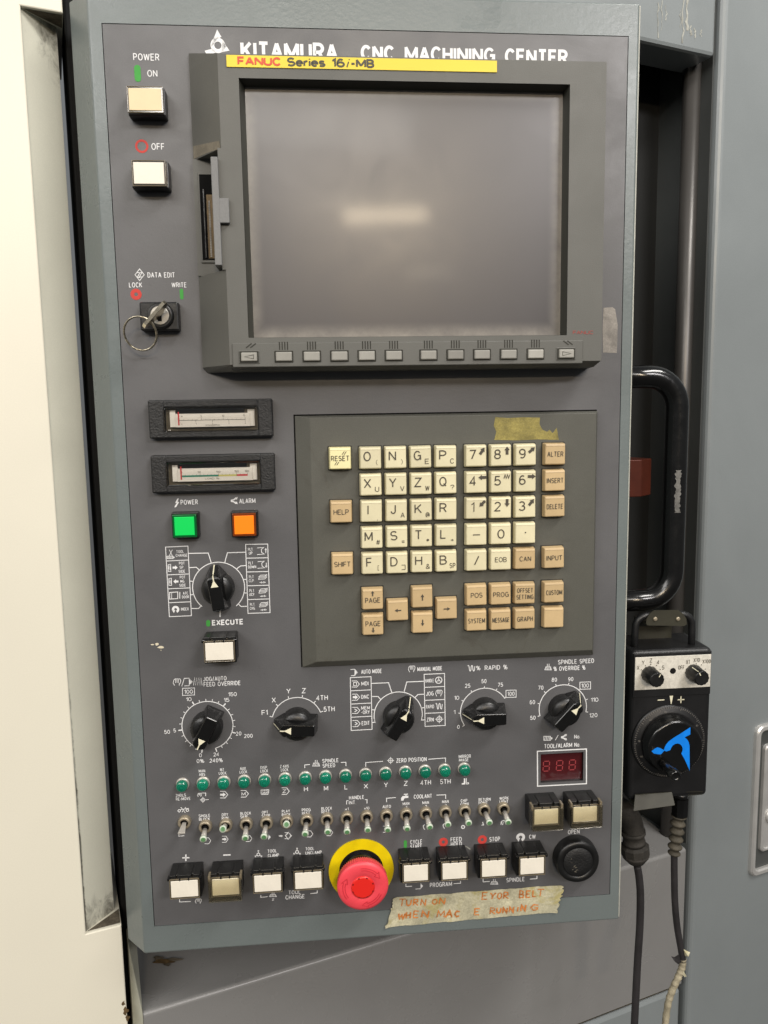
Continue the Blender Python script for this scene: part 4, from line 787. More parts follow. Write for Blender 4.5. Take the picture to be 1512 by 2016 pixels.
for d in (-1, 1):
    mb = MB(); mb.box(-.0074, .0074, -.0046, .0046, H + .0005, H + .0018, m_mon, .0005); mb.box(-.0067, .0067, -.004, .004, H + .001, H + .0021, m_groove, .0003); mb.box(-.0058, .0058, -.0033, .0033, H + .001, H + .0036, m_soft, .0007, .0003)
    mb.stroke([(d * .0032, 0), (-d * .0032, .0014), (-d * .0032, -.0014)], .0003, H + .0038, m_groove, True); ka.append(mb.mesh('arrow_key'))
for i, x in enumerate(SKX):
    if i in (0, 11): link('soft_key', ka[0 if i == 0 else 1], MON, 'soft key with an arrow', loc=(x, SKY, 0))
    else: link('soft_key', me, MON, loc=(x, SKY, 0))
gm = MB()
for q in (-.0028, -.00093, .00093, .0028): gm.box(q - .0004, q + .0004, .0047, .0104, H + .001, H + .00135, m_groove, .0001)
gme = gm.mesh('groove')
for x in SKX[1:11]: link('groove', gme, MON, loc=(x, SKY, 0))
for d, x in ((1, SKX[0]), (-1, SKX[11])):
    mb = MB()
    for q in (0, .003): mb.stroke([(-d * .002 + q, .0064), (d * .002 + q, .0094)], .0008, H + .00135, m_groove)
    mb.build('groove', MON, loc=(x, SKY, 0))
# memory card slot in the chamfer
g = MB(); a = L(393, 337, .008); b = L(421, 517, .008)
s0 = (L(393, 340, .0075)[0] + L(398, 516, .0075)[0]) / 2; s1 = (L(413, 345, .0075)[0] + L(421, 516, .0075)[0]) / 2 + .002
g.box(s0 - .0012, s1 + .001, b[1], a[1], .006, .0072, m_mon, .0004); g.box(s0, s1, b[1] + .002, a[1] - .002, .0066, .0076, m_black)
g.build('card_slot', MON, 'dark memory card slot in the monitor side')
g = MB(); sw = s1 - s0; g.box(s0 + sw * .22, s0 + sw * .34, b[1] + .003, a[1] - .012, .0070, .0086, m_gloss, .0003); g.box(s0 + sw * .46, s0 + sw * .95, b[1] + .003, a[1] - .016, .0070, .0080, m_gold)
n = 34
for i in range(n): q = b[1] + .004 + (a[1] - .020 - b[1] - .004) * i / n; g.box(s0 + sw * .60, s0 + sw * .72, q, q + .0009, .0078, .0086, m_resid2)
g.build('contact_strip', MON, 'gold contact strip inside the card slot')
dt = L(421, 308, .034)[1]; db = L(431, 522, .034)[1]
g = MB(); g.box(DX0, DX1, db, dt, .0061, .034, m_door, .0005)
ta = L(431.4, 391, .032); tb = L(447, 440, .032); g.box(DX1 - .0005, DX1 + .0064, tb[1], ta[1], H + .0002, .0338, m_door, .0005)
g.build('slot_cover', MON, 'light grey hinged slot cover standing open')

# ---- keypad
g = MB(); KH = .006
g.hull([(-.0643, -.1300, 0), (.1715, -.1300, 0), (.1715, .067, 0), (-.0643, .067, 0), (-.0643, -.13, .0012), (.1715, -.13, .0012), (.1715, .067, .0012), (-.0643, .067, .0012),
        (-.053, -.1245, KH), (.1690, -.1245, KH), (.1690, .0655, KH), (-.053, .0655, KH)], m_keypad, .0004)
g.box(-.0653, .1712, .0668, .0681, -.001, .0003, m_black); g.box(-.0653, -.0644, -.130, .068, -.001, .0003, m_black)
KP = g.build('keypad', CP, 'olive grey keypad unit with cream and tan keys')
C4 = [-.0081, .0111, .0302, .0494]; C3 = [.0728, .0921, .1114]; RW = [.0346, .0143, -.0059, -.0263, -.0465]; RB = [-.0742, -.0946]
ZT = .0127
def arrow_pts(cx, cy, ang, ln, hw, sw):
    c, s = math.cos(math.radians(ang)), math.sin(math.radians(ang)); P = [(-ln / 2, -sw / 2), (ln * .05, -sw / 2), (ln * .05, -hw / 2), (ln / 2, 0), (ln * .05, hw / 2), (ln * .05, sw / 2), (-ln / 2, sw / 2)]
    return [(cx + a * c - b * s, cy + a * s + b * c) for a, b in P]
def key(x, y, m, draw, label):
    mb = MB(); mb.box(-.0091, .0091, -.0093, .0092, KH - .0005, KH + .0006, m_groove, .0003)
    mb.box(-.0086, .0086, -.0088, .0086, KH, ZT, m, .0008, .0008); mb.hull([(-.0073, .0060, ZT - .0004), (.0073, .0060, ZT - .0004), (-.0073, .0062, ZT + .00025), (.0073, .0062, ZT + .00025), (-.0073, .0074, ZT), (.0073, .0074, ZT)], m)
    draw(mb); mb.build('key', KP, label, loc=(x, y, 0), rot=(random.uniform(-.008, .008), random.uniform(-.008, .008), random.uniform(-.012, .012)))
zt_ = ZT + .0003
def big(ch, sub, tw=None):
    def d(mb):
        w = {'I': .0008, 'M': .0062, 'L': .0045, 'F': .0045, 'J': .004}.get(ch, .0056); mb.text(ch, -.0026, .0012, w, .0073, zt_, m_ink, .002)
        if sub:
            w = {'(': .0011, ')': .0011, ',': .0007, 'SP': .0046, '[': .0012, '*': .0025, '=': .0026, '+': .0026}.get(sub, .0032)
            if sub in ',': mb.text(sub, .0045, -.0046, w, .0042, zt_, m_ink, .004)
            else: mb.text(sub, .0046, -.0034, w, .0040, zt_, m_ink, .002)
    return d
rows = [[('O', '('), ('N', ')'), ('G', 'E'), ('P', 'C')], [('X', 'U'), ('Y', 'V'), ('Z', 'W'), ('Q', '?')], [('I', ','), ('J', 'A'), ('K', '@'), ('R', '')], [('M', '#'), ('S', '='), ('T', '*'), ('L', '+')], [('F', '['), ('D', ']'), ('H', '&'), ('B', 'SP')]]
for r, row in enumerate(rows):
    for c_, (a, b) in enumerate(row): key(C4[c_], RW[r], m_keyc, big(a, b), 'cream key marked ' + a + (' with a small ' + b if b.isalpha() else ''))
def num(ch, ang):
    def d(mb):
        mb.text(ch, -.0028, .0010, .0026 if ch == '1' else .0052, .0075, zt_, m_ink, .006)
        if ang is None: mb.stroke([(.0022 + .0009 * i, .0040 + (.0014 if i % 2 else -.0014)) for i in range(6)], .0007, zt_, m_ink)
        else: mb.poly(arrow_pts(.0046, .0036, ang, .0062, .0042, .0022), zt_, m_ink)
    return d
for r, row in enumerate([[('7', 55), ('8', 90), ('9', 40)], [('4', 180), ('5', None), ('6', 0)], [('1', 225), ('2', 270), ('3', 50)]]):
    for c_, (ch, an) in enumerate(row): key(C3[c_], RW[r], m_keyc, num(ch, an), 'cream number key ' + ch)
key(C3[0], RW[3], m_keyc, lambda mb: mb.stroke([(-.0028, 0), (.0028, 0)], .0008, zt_, m_ink), 'cream key with a minus sign')
key(C3[1], RW[3], m_keyc, lambda mb: mb.text('0', 0, 0, .0056, .0073, zt_, m_ink, .004), 'cream number key 0')
key(C3[2], RW[3], m_keyc, lambda mb: mb.disc(0, .0005, .0006, zt_, m_ink, 10), 'cream key with a decimal point')
key(C3[0], RW[4], m_keyc, lambda mb: mb.stroke([(-.0016, -.0032), (.0016, .0034)], .0009, zt_, m_ink), 'cream key with a slash')
def word(*lines, w=None, h=.0040, dy=0, bold=.008):
    def d(mb):
        for i, (t, ww) in enumerate(lines): mb.text(t, 0, dy + (len(lines) - 1) * .0026 - i * .0052, ww, h, zt_, m_ink, bold)
    return d
def reset(mb):
    word(('RESET', .0138), bold=.006)(mb)
    for q in (-.0030, -.0014): mb.stroke([(q - .0012, -.0050), (q + .0004, -.0027)], .0005, zt_, m_ink)
    for q in (.0016, .0032): mb.stroke([(q - .0002, .0027), (q + .0016, .0052)], .0005, zt_, m_ink)
key(-.0311, .0348, m_keyy, reset, 'pale yellow key marked RESET')
key(C3[1], RW[4], m_keyc, word(('EOB', .0092)), 'cream key marked EOB'); key(C3[2], RW[4], m_keyt, word(('CAN', .0092)), 'tan key marked CAN')
for t, x, y, w in (('HELP', -.0311, -.0058, .0116), ('SHIFT', -.0312, -.0461, .0126), ('ALTER', .1345, RW[0], .0126), ('INSERT', .1345, RW[1], .0132), ('DELETE', .1345, RW[2], .0130), ('INPUT', .1346, RW[4], .0126), ('CUSTOM', .1347, RB[0], .0130), ('POS', C3[0], RB[0], .0092), ('PROG', C3[1], RB[0], .0124), ('SYSTEM', C3[0], RB[1], .0134), ('MESSAGE', C3[1], RB[1], .0136), ('GRAPH', C3[2], RB[1], .0126)):
    key(x, y, m_keyt, word((t, w)), 'tan key marked ' + t)
key(C3[2], RB[0], m_keyt, word(('OFFSET', .0128), ('SETTING', .0136), h=.0038), 'tan key marked OFFSET SETTING'); key(.1348, RB[1], m_keyt, lambda mb: None, 'blank tan key')
def page(up):
    def d(mb): mb.text('PAGE', 0, -.0008 if up else .0010, .0118, .0042, zt_, m_ink, .008); mb.poly(arrow_pts(0, .0045 if up else -.0042, 90 if up else 270, .0042, .0028, .0010), zt_, m_ink)
    return d
key(-.0085, RB[0], m_keyt, page(True), 'tan PAGE key with an up arrow'); key(-.0086, RB[1], m_keyt, page(False), 'tan PAGE key with a down arrow')
for x, y, an, t in ((.0109, -.0840, 180, 'left'), (.0302, RB[0], 90, 'up'), (.0301, RB[1], 270, 'down'), (.0494, -.0842, 0, 'right')):
    key(x, y, m_keyt, (lambda an: lambda mb: mb.poly(arrow_pts(0, 0, an, .0052, .0028, .0009), zt_, m_ink))(an), 'tan cursor key pointing ' + t)

# ---- panel meters
def meter(x0, x1, y0, y1, label, draw):
    h = .008; wx0, wx1, wy0, wy1 = x0 + .0115, x1 - .0112, y0 + .0053, y1 - .0058
    mb = MB(); mb.box(x0, wx0, y0, y1, 0, h, m_blkt, .0012); mb.box(wx1, x1, y0, y1, 0, h, m_blkt, .0012); mb.box(wx0 - .001, wx1 + .001, y0, wy0, 0, h - .0001, m_blkt, .0012); mb.box(wx0 - .001, wx1 + .001, wy1, y1, 0, h - .0001, m_blkt, .0012)
    o = mb.build('panel_meter', CP, label)
    mb = MB(); mb.box(wx0 - .0005, wx1 + .0005, wy0 - .0005, wy1 + .0005, 0, .0006, m_mint)
    mb.box(wx0 + .0035, wx0 + .0075, wy0 + .003, wy1 - .002, .0006, .0045, m_scale); mb.box(wx1 - .0075, wx1 - .0025, wy0 + .003, wy1 - .002, .0006, .0045, m_scale); mb.box(wx0 + .008, wx1 - .010, wy1 - .0042, wy1 - .001, .0006, .0045, m_gloss); mb.build('meter_interior', o)
    mb = MB(); sx0, sx1, sy0, sy1 = wx0 + .0075, wx1 - .0058, wy0 + .0028, wy1 - .0045; mb.box(sx0, sx1, sy0, sy1, .001, .0058, m_scale, .0002); draw(mb, sx0, sx1, sy0, sy1); mb.build('scale_plate', o, 'white printed scale')
    mb = MB(); mb.box(sx0 + .0022, sx0 + .0031, sy0 + .0015, sy1 + .0015, .0061, .0064, m_sred); mb.build('needle', o, 'thin red needle at zero')
    mb = MB(); mb.box(wx0 + .0003, wx1 - .0003, wy0 + .0003, wy1 - .0003, .0072, .0105, m_glass, .0008); mb.build('window', o, 'clear raised window')
    return o
def sc1(mb, x0, x1, y0, y1):
    z = .0060; ym = (y0 + y1) / 2 + .0001; a, b = x0 + .0030, x1 - .0035; mb.stroke([(a, ym), (b, ym)], .0003, z, m_ink)
    for i in range(16): x = a + (b - a) * i / 15; mb.stroke([(x, ym), (x, ym + (.0017 if i % 5 == 0 else .0007))], .0002, z, m_ink)
    for i in range(5): x = a + (b - a) * i / 4; mb.stroke([(x, ym), (x, ym - .0017)], .0002, z, m_ink)
    for t, f, w in (('H', .04, .0009), ('5', .333, .0008), ('10', .667, .0016), ('15', .985, .0016)): mb.text(t, a + (b - a) * f, ym + .0029, w, .0013, z, m_ink, 0)
    for t, f in (('L', .04), ('1', .25), ('2', .5), ('3', .75), ('4', 1)): mb.text(t, a + (b - a) * f, ym - .0027, .0007, .0012, z, m_ink, 0)
    mb.text('X1000(RPM)', (a + b) / 2, ym - .0039, .0105, .0012, z, m_ink, 0)
def sc2(mb, x0, x1, y0, y1):
    z = .0060; ym = (y0 + y1) / 2 - .0003; a, b = x0 + .0030, x1 - .0035; q = lambda v: a + (b - a) * v / 180
    for v0, v1, m in ((0, 100, m_teal), (100, 150, m_syel), (150, 180, m_sred)): mb.poly([(q(v0), ym - .0012), (q(v1), ym - .0012), (q(v1), ym + .0001), (q(v0), ym + .0001)], z, m)
    for v in range(0, 181, 10): mb.stroke([(q(v), ym - .0012 if v % 50 == 0 else ym), (q(v), ym + (.0012 if v % 50 == 0 or v == 180 else .0006))], .00022, z + .0001, m_ink)
    for t, v, w in (('0', 0, .0008), ('50', 48, .0022), ('100', 100, .0032), ('150', 150, .0032), ('180', 178, .0032)): mb.text(t, q(v), ym + .0023, w, .0016, z, m_ink, 0)
    mb.text('LOAD %', (a + b) / 2 - .002, ym - .0027, .0105, .0013, z, m_ink, 0)
meter(-.1715, -.0806, .0520, .0803, 'black framed speed meter with a white scale', sc1); meter(-.1717, -.0803, .0114, .0396, 'black framed load meter with a teal and red scale', sc2)

# ---- push buttons
def push_button(cx, cy, h, label, iw=.0208, ih=.0136, guard=True, insert=None, cover=False, tall=0, name='push_button', bw=.0236, bh=.0205):
    x, y = L(cx, cy, h); mb = MB(); hw, hh = bw / 2, bh / 2; zc_ = h - .0042
    mb.box(-hw - .0004, hw + .0004, -hh - .0004, hh + (.0001 if guard else .0006), 0, zc_, m_blk, .0008)
    if guard:
        for a, b in ((-hw, -.0066), (-.0054, .0054), (.0066, hw)):
            mb.box(a, b, hh - .0030, hh + .0006, .0035, h - .0012, m_blk, .0005)
        for s_ in (-1, 1): mb.box(s_ * hw - .0014, s_ * hw + .0014, hh - .0036, hh - .0012, h - .006, h - .0004, m_gloss, .0006)
    b = mb.build(name, CP, label, loc=(x, y, 0))
    mb = MB(); cw, ch = iw / 2 + .0011, ih / 2 + .0014; mb.box(-cw, cw, -ch, ch, zc_ - .001, h - .0004, m_smoke, .0005)
    for a in ((-cw, cw, -ch, -ch + .0005), (-cw, cw, ch - .0005, ch), (-cw, -cw + .0005, -ch, ch), (cw - .0005, cw, -ch, ch)): mb.box(a[0], a[1], a[2], a[3], h - .001, h + .0001, m_smokerim, .0002)
    if guard:
        for q in (-.0034, .0034): mb.box(q - .0005, q + .0005, ch - .0013, ch + .0004, h - .001, h + .0003, m_gloss, .0001)
    mb.build('button_cap', b)
    mb = MB(); mb.box(-iw / 2, iw / 2, -ih / 2, ih / 2, h - .001, h + .0002, insert or m_ins, .0003); mb.build('button_insert', b)
    if cover:
        mb = MB(); z0, z1 = h - .006, h + .0042; X, Y0, Y1 = hw + .001, -hh + .0006, hh - .0014; t = .0009
        for a in ((-X, X, Y0, Y1, z1, z1 + t), (-X, -X + t, Y0, Y1, z0, z1 - .0001), (X - t, X, Y0, Y1, z0, z1 - .0001), (-X + t, X - t, Y0, Y0 + t, z0, z1 - .0001)): mb.box(*a, m_cover_clear, .0002)
        mb.build('flip_cover', b, 'yellowed clear flip cover')
        mb = MB()
        for s_ in (-1, 1): mb.box(s_ * X - .0012 * (s_ > 0) - .0003, s_ * X + .0012 * (s_ < 0) + .0003, Y1 - .002, Y1 + .0025, h - .004, h + .003, m_smokerim, .0004)
        mb.build('cover_hinge', b)
    return b
push_button(285.5, 195.7, .0145, 'tan push button under POWER ON', .0222, .0146, False, m_inst, bw=.0250, bh=.0176)
push_button(293, 340.7, .0145, 'white push button under OFF', .0210, .0146, False, bw=.0250, bh=.0176)
push_button(431.8, 1282.5, .020, 'white push button under EXECUTE')
push_button(363.3, 1750, .020, 'white push button under the plus sign')
push_button(444.4, 1746, .020, 'push button under the minus sign with a yellowed cover', insert=m_inso, cover=True)
push_button(527, 1739, .020, 'white push button under TOOL CLAMP'); push_button(607, 1733.3, .020, 'white push button under TOOL UNCLAMP')
push_button(818.8, 1718.7, .020, 'white push button under CYCLE START', .0194); push_button(894.8, 1714.7, .020, 'white push button under FEED HOLD', .0194)
push_button(971.8, 1709.7, .020, 'white push button under STOP', .0190); push_button(1047.8, 1705, .020, 'white push button under CW', .0194)
push_button(1075.5, 1607.5, .020, 'covered push button below the red display, farther from the edge', .0196, .0128, insert=m_inso, cover=True)
push_button(1152, 1602.5, .020, 'covered push button above OPEN', .0196, .0128, insert=m_inso, cover=True)
def indicator(cx, cy, m, mr, label):
    h = .012; x, y = L(cx, cy, h); mb = MB(); mb.box(-.0100, .0100, -.0098, .0100, 0, h - .004, m_blk, .0008); b = mb.build('indicator_light', CP, label, loc=(x, y, 0))
    mb = MB(); mb.box(-.0088, .0088, -.0087, .0087, h - .005, h - .0004, mr, .0006); mb.build('lens', b); mb = MB(); mb.box(-.0073, .0073, -.0070, .0070, h - .001, h, m, .0003); mb.build('lit_insert', b)
indicator(363, 1036, m_lampg, m_lampgr, 'lit green square light under POWER'); indicator(480.5, 1033.5, m_lampo, m_lampor, 'lit orange square light under ALARM')

# ---- rotary knobs
def knob(cx, cy, ang, label, s=1.0):
    x, y = L(cx, cy); a = math.radians(ang)
    mb = MB(); mb.lathe((0, 0, 0), [(.0124, .0002), (.0124, .003), (.0122, .0085), (.0108, .0112), (.006, .0120)], m_blk, 36)
    o = mb.build('rotary_knob', CP, label, loc=(x, y, 0), rot=(0, 0, a))
    mb = MB()                                         # bar grip; +x is the pointing end
    mb.hull([(-.0165, -.0074, .001), (-.0165, .0074, .001), (.0105, -.0082, .001), (.0105, .0082, .001), (.0185, -.0030, .001), (.0185, .0030, .001),
             (-.0138, -.0046, .0185), (-.0138, .0046, .0185), (.0105, -.0050, .0185), (.0105, .0050, .0185), (.0130, -.002, .0172), (.0130, .002, .0172)], m_gloss, .0008, 3)
    mb.build('grip', o)
    mb = MB(); mb.poly([(.0098, 0), (.0042, .0028), (.0042, -.0028)], .01865, m_pnt); mb.stroke([(.0090, 0), (.0128, 0)], .0009, .01865, m_pnt)
    mb.add([(.0128, -.0004, .01745), (.0128, .0004, .01745), (.0186, .0004, .0030), (.0186, -.0004, .0030)], [(0, 1, 2, 3)], m_pnt); mb.build('pointer', o, 'cream pointer mark')
knob(430.6, 1156.4, 97, 'black knob between the tool change tables'); knob(408.6, 1428.3, 243, 'black feed override knob turned to the low end'); knob(585, 1421, 177, 'black axis knob pointing at F1')
knob(784, 1408, 58, 'black mode knob between the mode tables'); knob(953.6, 1400.7, 180, 'black rapid knob pointing at 1'); knob(1108, 1394, 46, 'black spindle override knob pointing at 100')

# ---- lamps and toggle switches in their rows
pr = MB(); pr.lathe((0, 0, 0), [(.0053, 0), (.0053, .0012), (.0050, .0020), (.0046, .0022)], m_nickel, 28)
pl = MB(); pl.lathe((0, 0, 0), [(.0046, .001), (.0046, .0048), (.0043, .0062), (.0036, .0070), (.0024, .0074), (.0008, .0076)], m_lens, 28); 
for r in (.0016, .0030): pl.ring(0, 0, r - .00022, r + .00022, .0076 if r < .002 else .0073, m_lensr, 24)
mr_, ml_ = pr.mesh('indicator_lamp'), pl.mesh('lens')
LN = ['2NDLS', 'MAN. ABS.', 'MT. LOCK', 'AUX. LOCK', 'DISP. LOCK', 'Z-AXIS LOCK', 'spindle H', 'spindle M', 'spindle L', 'zero X', 'zero Y', 'zero Z', 'zero 4TH', 'zero 5TH', 'MIRROR IMAGE']
for i, t in enumerate(LN):
    o = link('indicator_lamp', mr_, CP, 'green lamp for ' + t, loc=(-.1618 + i * .01617, -.2216, 0)); link('lens', ml_, o)
TN = ['RE-MOVE', 'SINGLE BLOCK', 'DRY RUN', 'BLOCK SKIP', 'OPT. STOP', 'PLAY BACK', 'PROG. REST.', 'BLOCK REST.', 'HANDLE x1', 'HANDLE x10', 'COOLANT AUTO', 'COOLANT MAN. 1', 'COOLANT MAN. 2', 'COOLANT MAN. 3', 'CHIP CONV.', 'RETURN POINT', 'WORK LIGHT']
bu = MB(); bu.lathe((0, 0, 0), [(.0052, 0), (.0052, .0030), (.0049, .0040), (.0044, .0044), (.0032, .0044), (.0030, .0020)], m_brass, 26, cap=False); bu.lathe((0, 0, 0), [(.0032, .0020), (.0031, .0021)], m_black, 20)
bme = bu.mesh('toggle_switch')
def lever(dy, dz):
    d = Vector((0, dy, dz)); n_ = d.normalized(); mb = MB(); mb.tube([(0, 0, .001), n_ * .006], .0020, m_black, 14); mb.tube([n_ * .0055, n_ * .011, d], [.00185, .0020, .00235], m_nickel, 18); lv = mb.mesh('lever')
    mb = MB(); mb.tube([d - n_ * .0009, d + n_ * .0008], .0027, m_tipw, 20); mb.lathe(d + n_ * .0008, [(.0018, 0), (.0018, .0001)], m_tipg, 16, ax=n_); return lv, mb.mesh('lever_tip')
dn = lever(-.0024, .0175); up = lever(.0054, .0170)
for i, t in enumerate(TN):
    x = -.1617 + i * .016185; y = -.2533 if i == 0 else -.2580
    if i == 0:
        o = link('toggle_switch', bme, CP, 'toggle switch with a flat bare lever', loc=(x, y, 0)); mb = MB()
        mb.hull([(-.0014, .0006, .002), (.0014, .0006, .002), (-.0014, -.0006, .002), (.0014, -.0006, .002), (-.0030, .0004, .0155), (.0026, .0004, .0155), (-.0030, -.0012, .0155), (.0026, -.0012, .0155)], m_nickel, .0003); mb.build('lever', o, rot=(.10, 0, 0)); continue
    o = link('toggle_switch', bme, CP, 'toggle switch under ' + t + (', flipped up' if i in (2, 5) else ''), loc=(x, y, 0))
    a = up if i in (2, 5) else dn; r = (random.uniform(-.07, .07), random.uniform(-.06, .06), random.uniform(-.05, .05)); link('lever', a[0], o, rot=r); q = link('lever_tip', a[1], o, rot=r)

# ---- emergency stop
ex, ey = -.0213, -.3047
g = MB(); g.ring(0, 0, .0182, .0268, .0013, m_esy, 64); g.lathe((0, 0, 0), [(.0268, 0), (.0268, .0013)], m_esy, 64, cap=False)
ES = g.build('emergency_stop', CP, 'red mushroom emergency stop on a yellow ring', loc=(ex, ey, 0))
g = MB(); g.ring(0, 0, .0100, .0182, .0013, m_blk, 48); g.lathe((0, 0, 0), [(.0150, .0010), (.0150, .0070), (.0138, .0078), (.0120, .0080), (.0118, .0145)], m_gloss, 40, cap=False); g.build('collar', ES, 'black collar')
g = MB(); seg = 288
g.lathe((0, 0, 0), [(.0150, .0135), (.0196, .0142), (.0202, .0150), (.0202, .0205), (.0196, .0216)], m_esr, seg, rad=lambda k: 1.0 if (k // 2) % 2 else .968)
g.lathe((0, 0, 0), [(.0200, .0200), (.0205, .0208), (.0205, .0222), (.0200, .0232), (.0180, .0240), (.0098, .0246), (.0094, .0243)], m_esr, 64)
for k_ in range(3):
    a0 = 95 - 120 * k_; pts = arc(0, 0, .0150, a0, a0 - 58, 14)
    for r in (.0142, .0160): g.stroke(arc(0, 0, r, a0, a0 - 52, 14), .0004, .0247, m_esl)
    e_ = a0 - 52; P = lambda r, a: (r * math.cos(math.radians(a)), r * math.sin(math.radians(a)))
    g.stroke([P(.0142, e_), P(.0126, e_ + 1), P(.0150, e_ - 16), P(.0176, e_ + 1), P(.0160, e_)], .0004, .0247, m_esl)
g.build('mushroom_head', ES, 'pinkish red twist-release head with arrows')
g = MB(); g.lathe((0, 0, 0), [(.0093, .0230), (.0093, .0249), (.0080, .0252)], m_esc, 40)
for k_ in range(8):
    a = math.radians(22 + 45 * k_); g.stroke([(.0086 * math.cos(a - .09), .0086 * math.sin(a - .09)), (.0086 * math.cos(a + .09), .0086 * math.sin(a + .09))], .0011, .02535, m_esd)
g.build('centre_disc', ES, 'brighter red centre disc')
# ---- OPEN button
x, y = L(1132, 1687, .002); g = MB(); g.lathe((0, 0, 0), [(.0188, 0), (.0188, .003), (.0183, .0085), (.0174, .0102), (.0130, .0102), (.0127, .0096)], m_blk, 56, cap=False)
OB = g.build('round_button', CP, 'large round black button under OPEN', loc=(x, y, 0)); g = MB(); g.lathe((0, 0, 0), [(.0126, .004), (.0126, .0100), (.0122, .0104), (.006, .0106)], m_blkt, 48)
g.build('button_face', OB)
g = MB(); random.seed(3)
for _ in range(9):
    a, r = random.uniform(2.5, 4.6), random.uniform(.004, .0085); p0 = (r * math.cos(a), r * math.sin(a)); g.stroke([p0, (p0[0] + random.uniform(-.001, .001), p0[1] + random.uniform(-.0006, .0006)), (p0[0] + random.uniform(.0004, .002), p0[1] + random.uniform(-.001, .001))], random.uniform(.0002, .0005), .0107, m_resid3)
g.build('scuff', OB, 'pale scuff marks')
# ---- tool number display
g = MB(); g.poly([(hx0 - .0005, hy0 - .0005), (hx1 + .0005, hy0 - .0005), (hx1 + .0005, hy1 + .0005), (hx0 - .0005, hy1 + .0005)], -.0034, m_winred)
DSP = g.build('number_display', CP, 'dark red number display window under TOOL/ALARM No.')
def seg7(mb, cx, cy, w, h, z):
    t = .0008; sl = .06; f = lambda x, y: (cx + x + sl * y, cy + y)
    for y in (-h / 2, 0, h / 2): mb.stroke([f(-w / 2 + .0006, y), f(w / 2 - .0006, y)], t, z, m_seg)
    for x in (-w / 2, w / 2):
        for y0, y1 in ((-h / 2 + .0006, -.0006), (.0006, h / 2 - .0006)): mb.stroke([f(x, y0), f(x, y1)], t, z, m_seg)
for cx in (1164, 1237, 1307):
    x, y = L(660 + cx / 2.8, 1290 + (612 - (cx - 1164) * .05) / 2.8, -.003); mb = MB(); seg7(mb, x, y, .0052, .0086, -.0032); mb.build('digit', DSP)
# ---- data edit key switch
g = MB(); KC = ((-.1731 - .1459) / 2, (.1504 + .1305) / 2)
g.box(-.0138, .0138, -.0102, .0102, 0, .0095, m_blk, .0012); g.lathe((.0010, .0002, .0095), [(.0098, 0), (.0092, .0020), (.0080, .0026)], m_blk, 36)
KS = g.build('key_switch', CP, 'black square key switch under DATA EDIT', loc=(KC[0], KC[1], 0))
g = MB(); g.lathe((.0010, .0002, .0115), [(.0066, 0), (.0066, .0012), (.0063, .0014)], m_barrel, 32, smooth=False); g.box(-.0004, .0024, -.0040, .0044, .0128, .01305, m_black); g.build('lock_barrel', KS, 'bright lock barrel')
# pod grab handle
hx = .2568; ht, hb = .0950, -.0970; r_ = .026; z_ = -.042
pts = [(.19, ht, z_), (hx - r_, ht, z_)] + [(hx - r_ + r_ * math.sin(q * math.pi / 16), ht - r_ + r_ * math.cos(q * math.pi / 16), z_) for q in range(1, 8)] + [(hx, ht - r_, z_), (hx, hb + r_, z_)] + [(hx - r_ + r_ * math.cos(q * math.pi / 16), hb + r_ - r_ * math.sin(q * math.pi / 16), z_) for q in range(1, 8)] + [(hx - r_, hb, z_), (.19, hb, z_)]
g = MB(); g.tube(pts, .0096, m_gloss, 24); HD = g.build('grab_handle', CP, 'glossy black tube handle at the panel side')
g = MB(); vs = []; fs = []; n = 26; zt0, zb0 = L(1338, 926, -.031)[1], L(1336, 1010, -.031)[1]
for i in range(n + 1):
    t = i / n; yv = zt0 + (zb0 - zt0) * t; w0, w1 = .40 + random.uniform(-.08, .08), -.05 + random.uniform(-.1, .1)
    for q in (w0, (w0 + w1) / 2, w1): vs.append((hx - math.sin(q) * .0098, yv, z_ + math.cos(q) * .0098))
for i in range(n):
    for c_ in range(2): fs.append((i * 3 + c_, i * 3 + c_ + 1, (i + 1) * 3 + c_ + 1, (i + 1) * 3 + c_))
g.add(vs, fs, m_worn); g.build('worn_patch', HD, 'worn grey patch on the handle')

# ================================================================ LOOSE THINGS ON THE PANEL
# key standing in its lock, and the ring through it
k0 = Vector((KC[0] + .001, KC[1] + .0002, .013)); dirk = Vector((-.67, -.70, 0)).normalized(); zz = Vector((0, 0, 1)); nrm = dirk.cross(zz)
def kp(a, b, c): return k0 + dirk * a + zz * b + nrm * c
g = MB(); t = .0012
out = [(-.0035, 0), (.0035, 0), (.0035, .003), (.0065, .0045), (.0125, .0085), (.0135, .0120), (.0110, .0150), (-.0090, .0160), (-.0105, .0130), (-.0085, .007), (-.0035, .003)]
n = len(out); vs = [kp(a, b, -t) for a, b in out] + [kp(a, b, t) for a, b in out]
g.add(vs, [tuple(range(n)), tuple(reversed(range(n, 2 * n)))] + [(i, n + i, n + (i + 1) % n, (i + 1) % n) for i in range(n)], m_keym)
tag(g.build('key', mw=PANEL), 'small metal key standing in the DATA EDIT lock', 'key')
g = MB(); ra, rb = L(243, 653, .02), L(307, 653, .02); rr = (rb[0] - ra[0]) / 2; cx = (ra[0] + rb[0]) / 2; cy = L(275, 656, .02)[1]; q0 = []
for i in range(65):
    a = 2 * math.pi * i / 64; q0.append((cx + rr * math.cos(a), cy + rr * math.sin(a), .018 + .005 * math.sin(a)))
g.tube(q0, .00075, m_ringm, 8, cap=False)
tag(g.build('key_ring', mw=PANEL), 'thin twisted wire ring hanging from the small key', 'key ring')
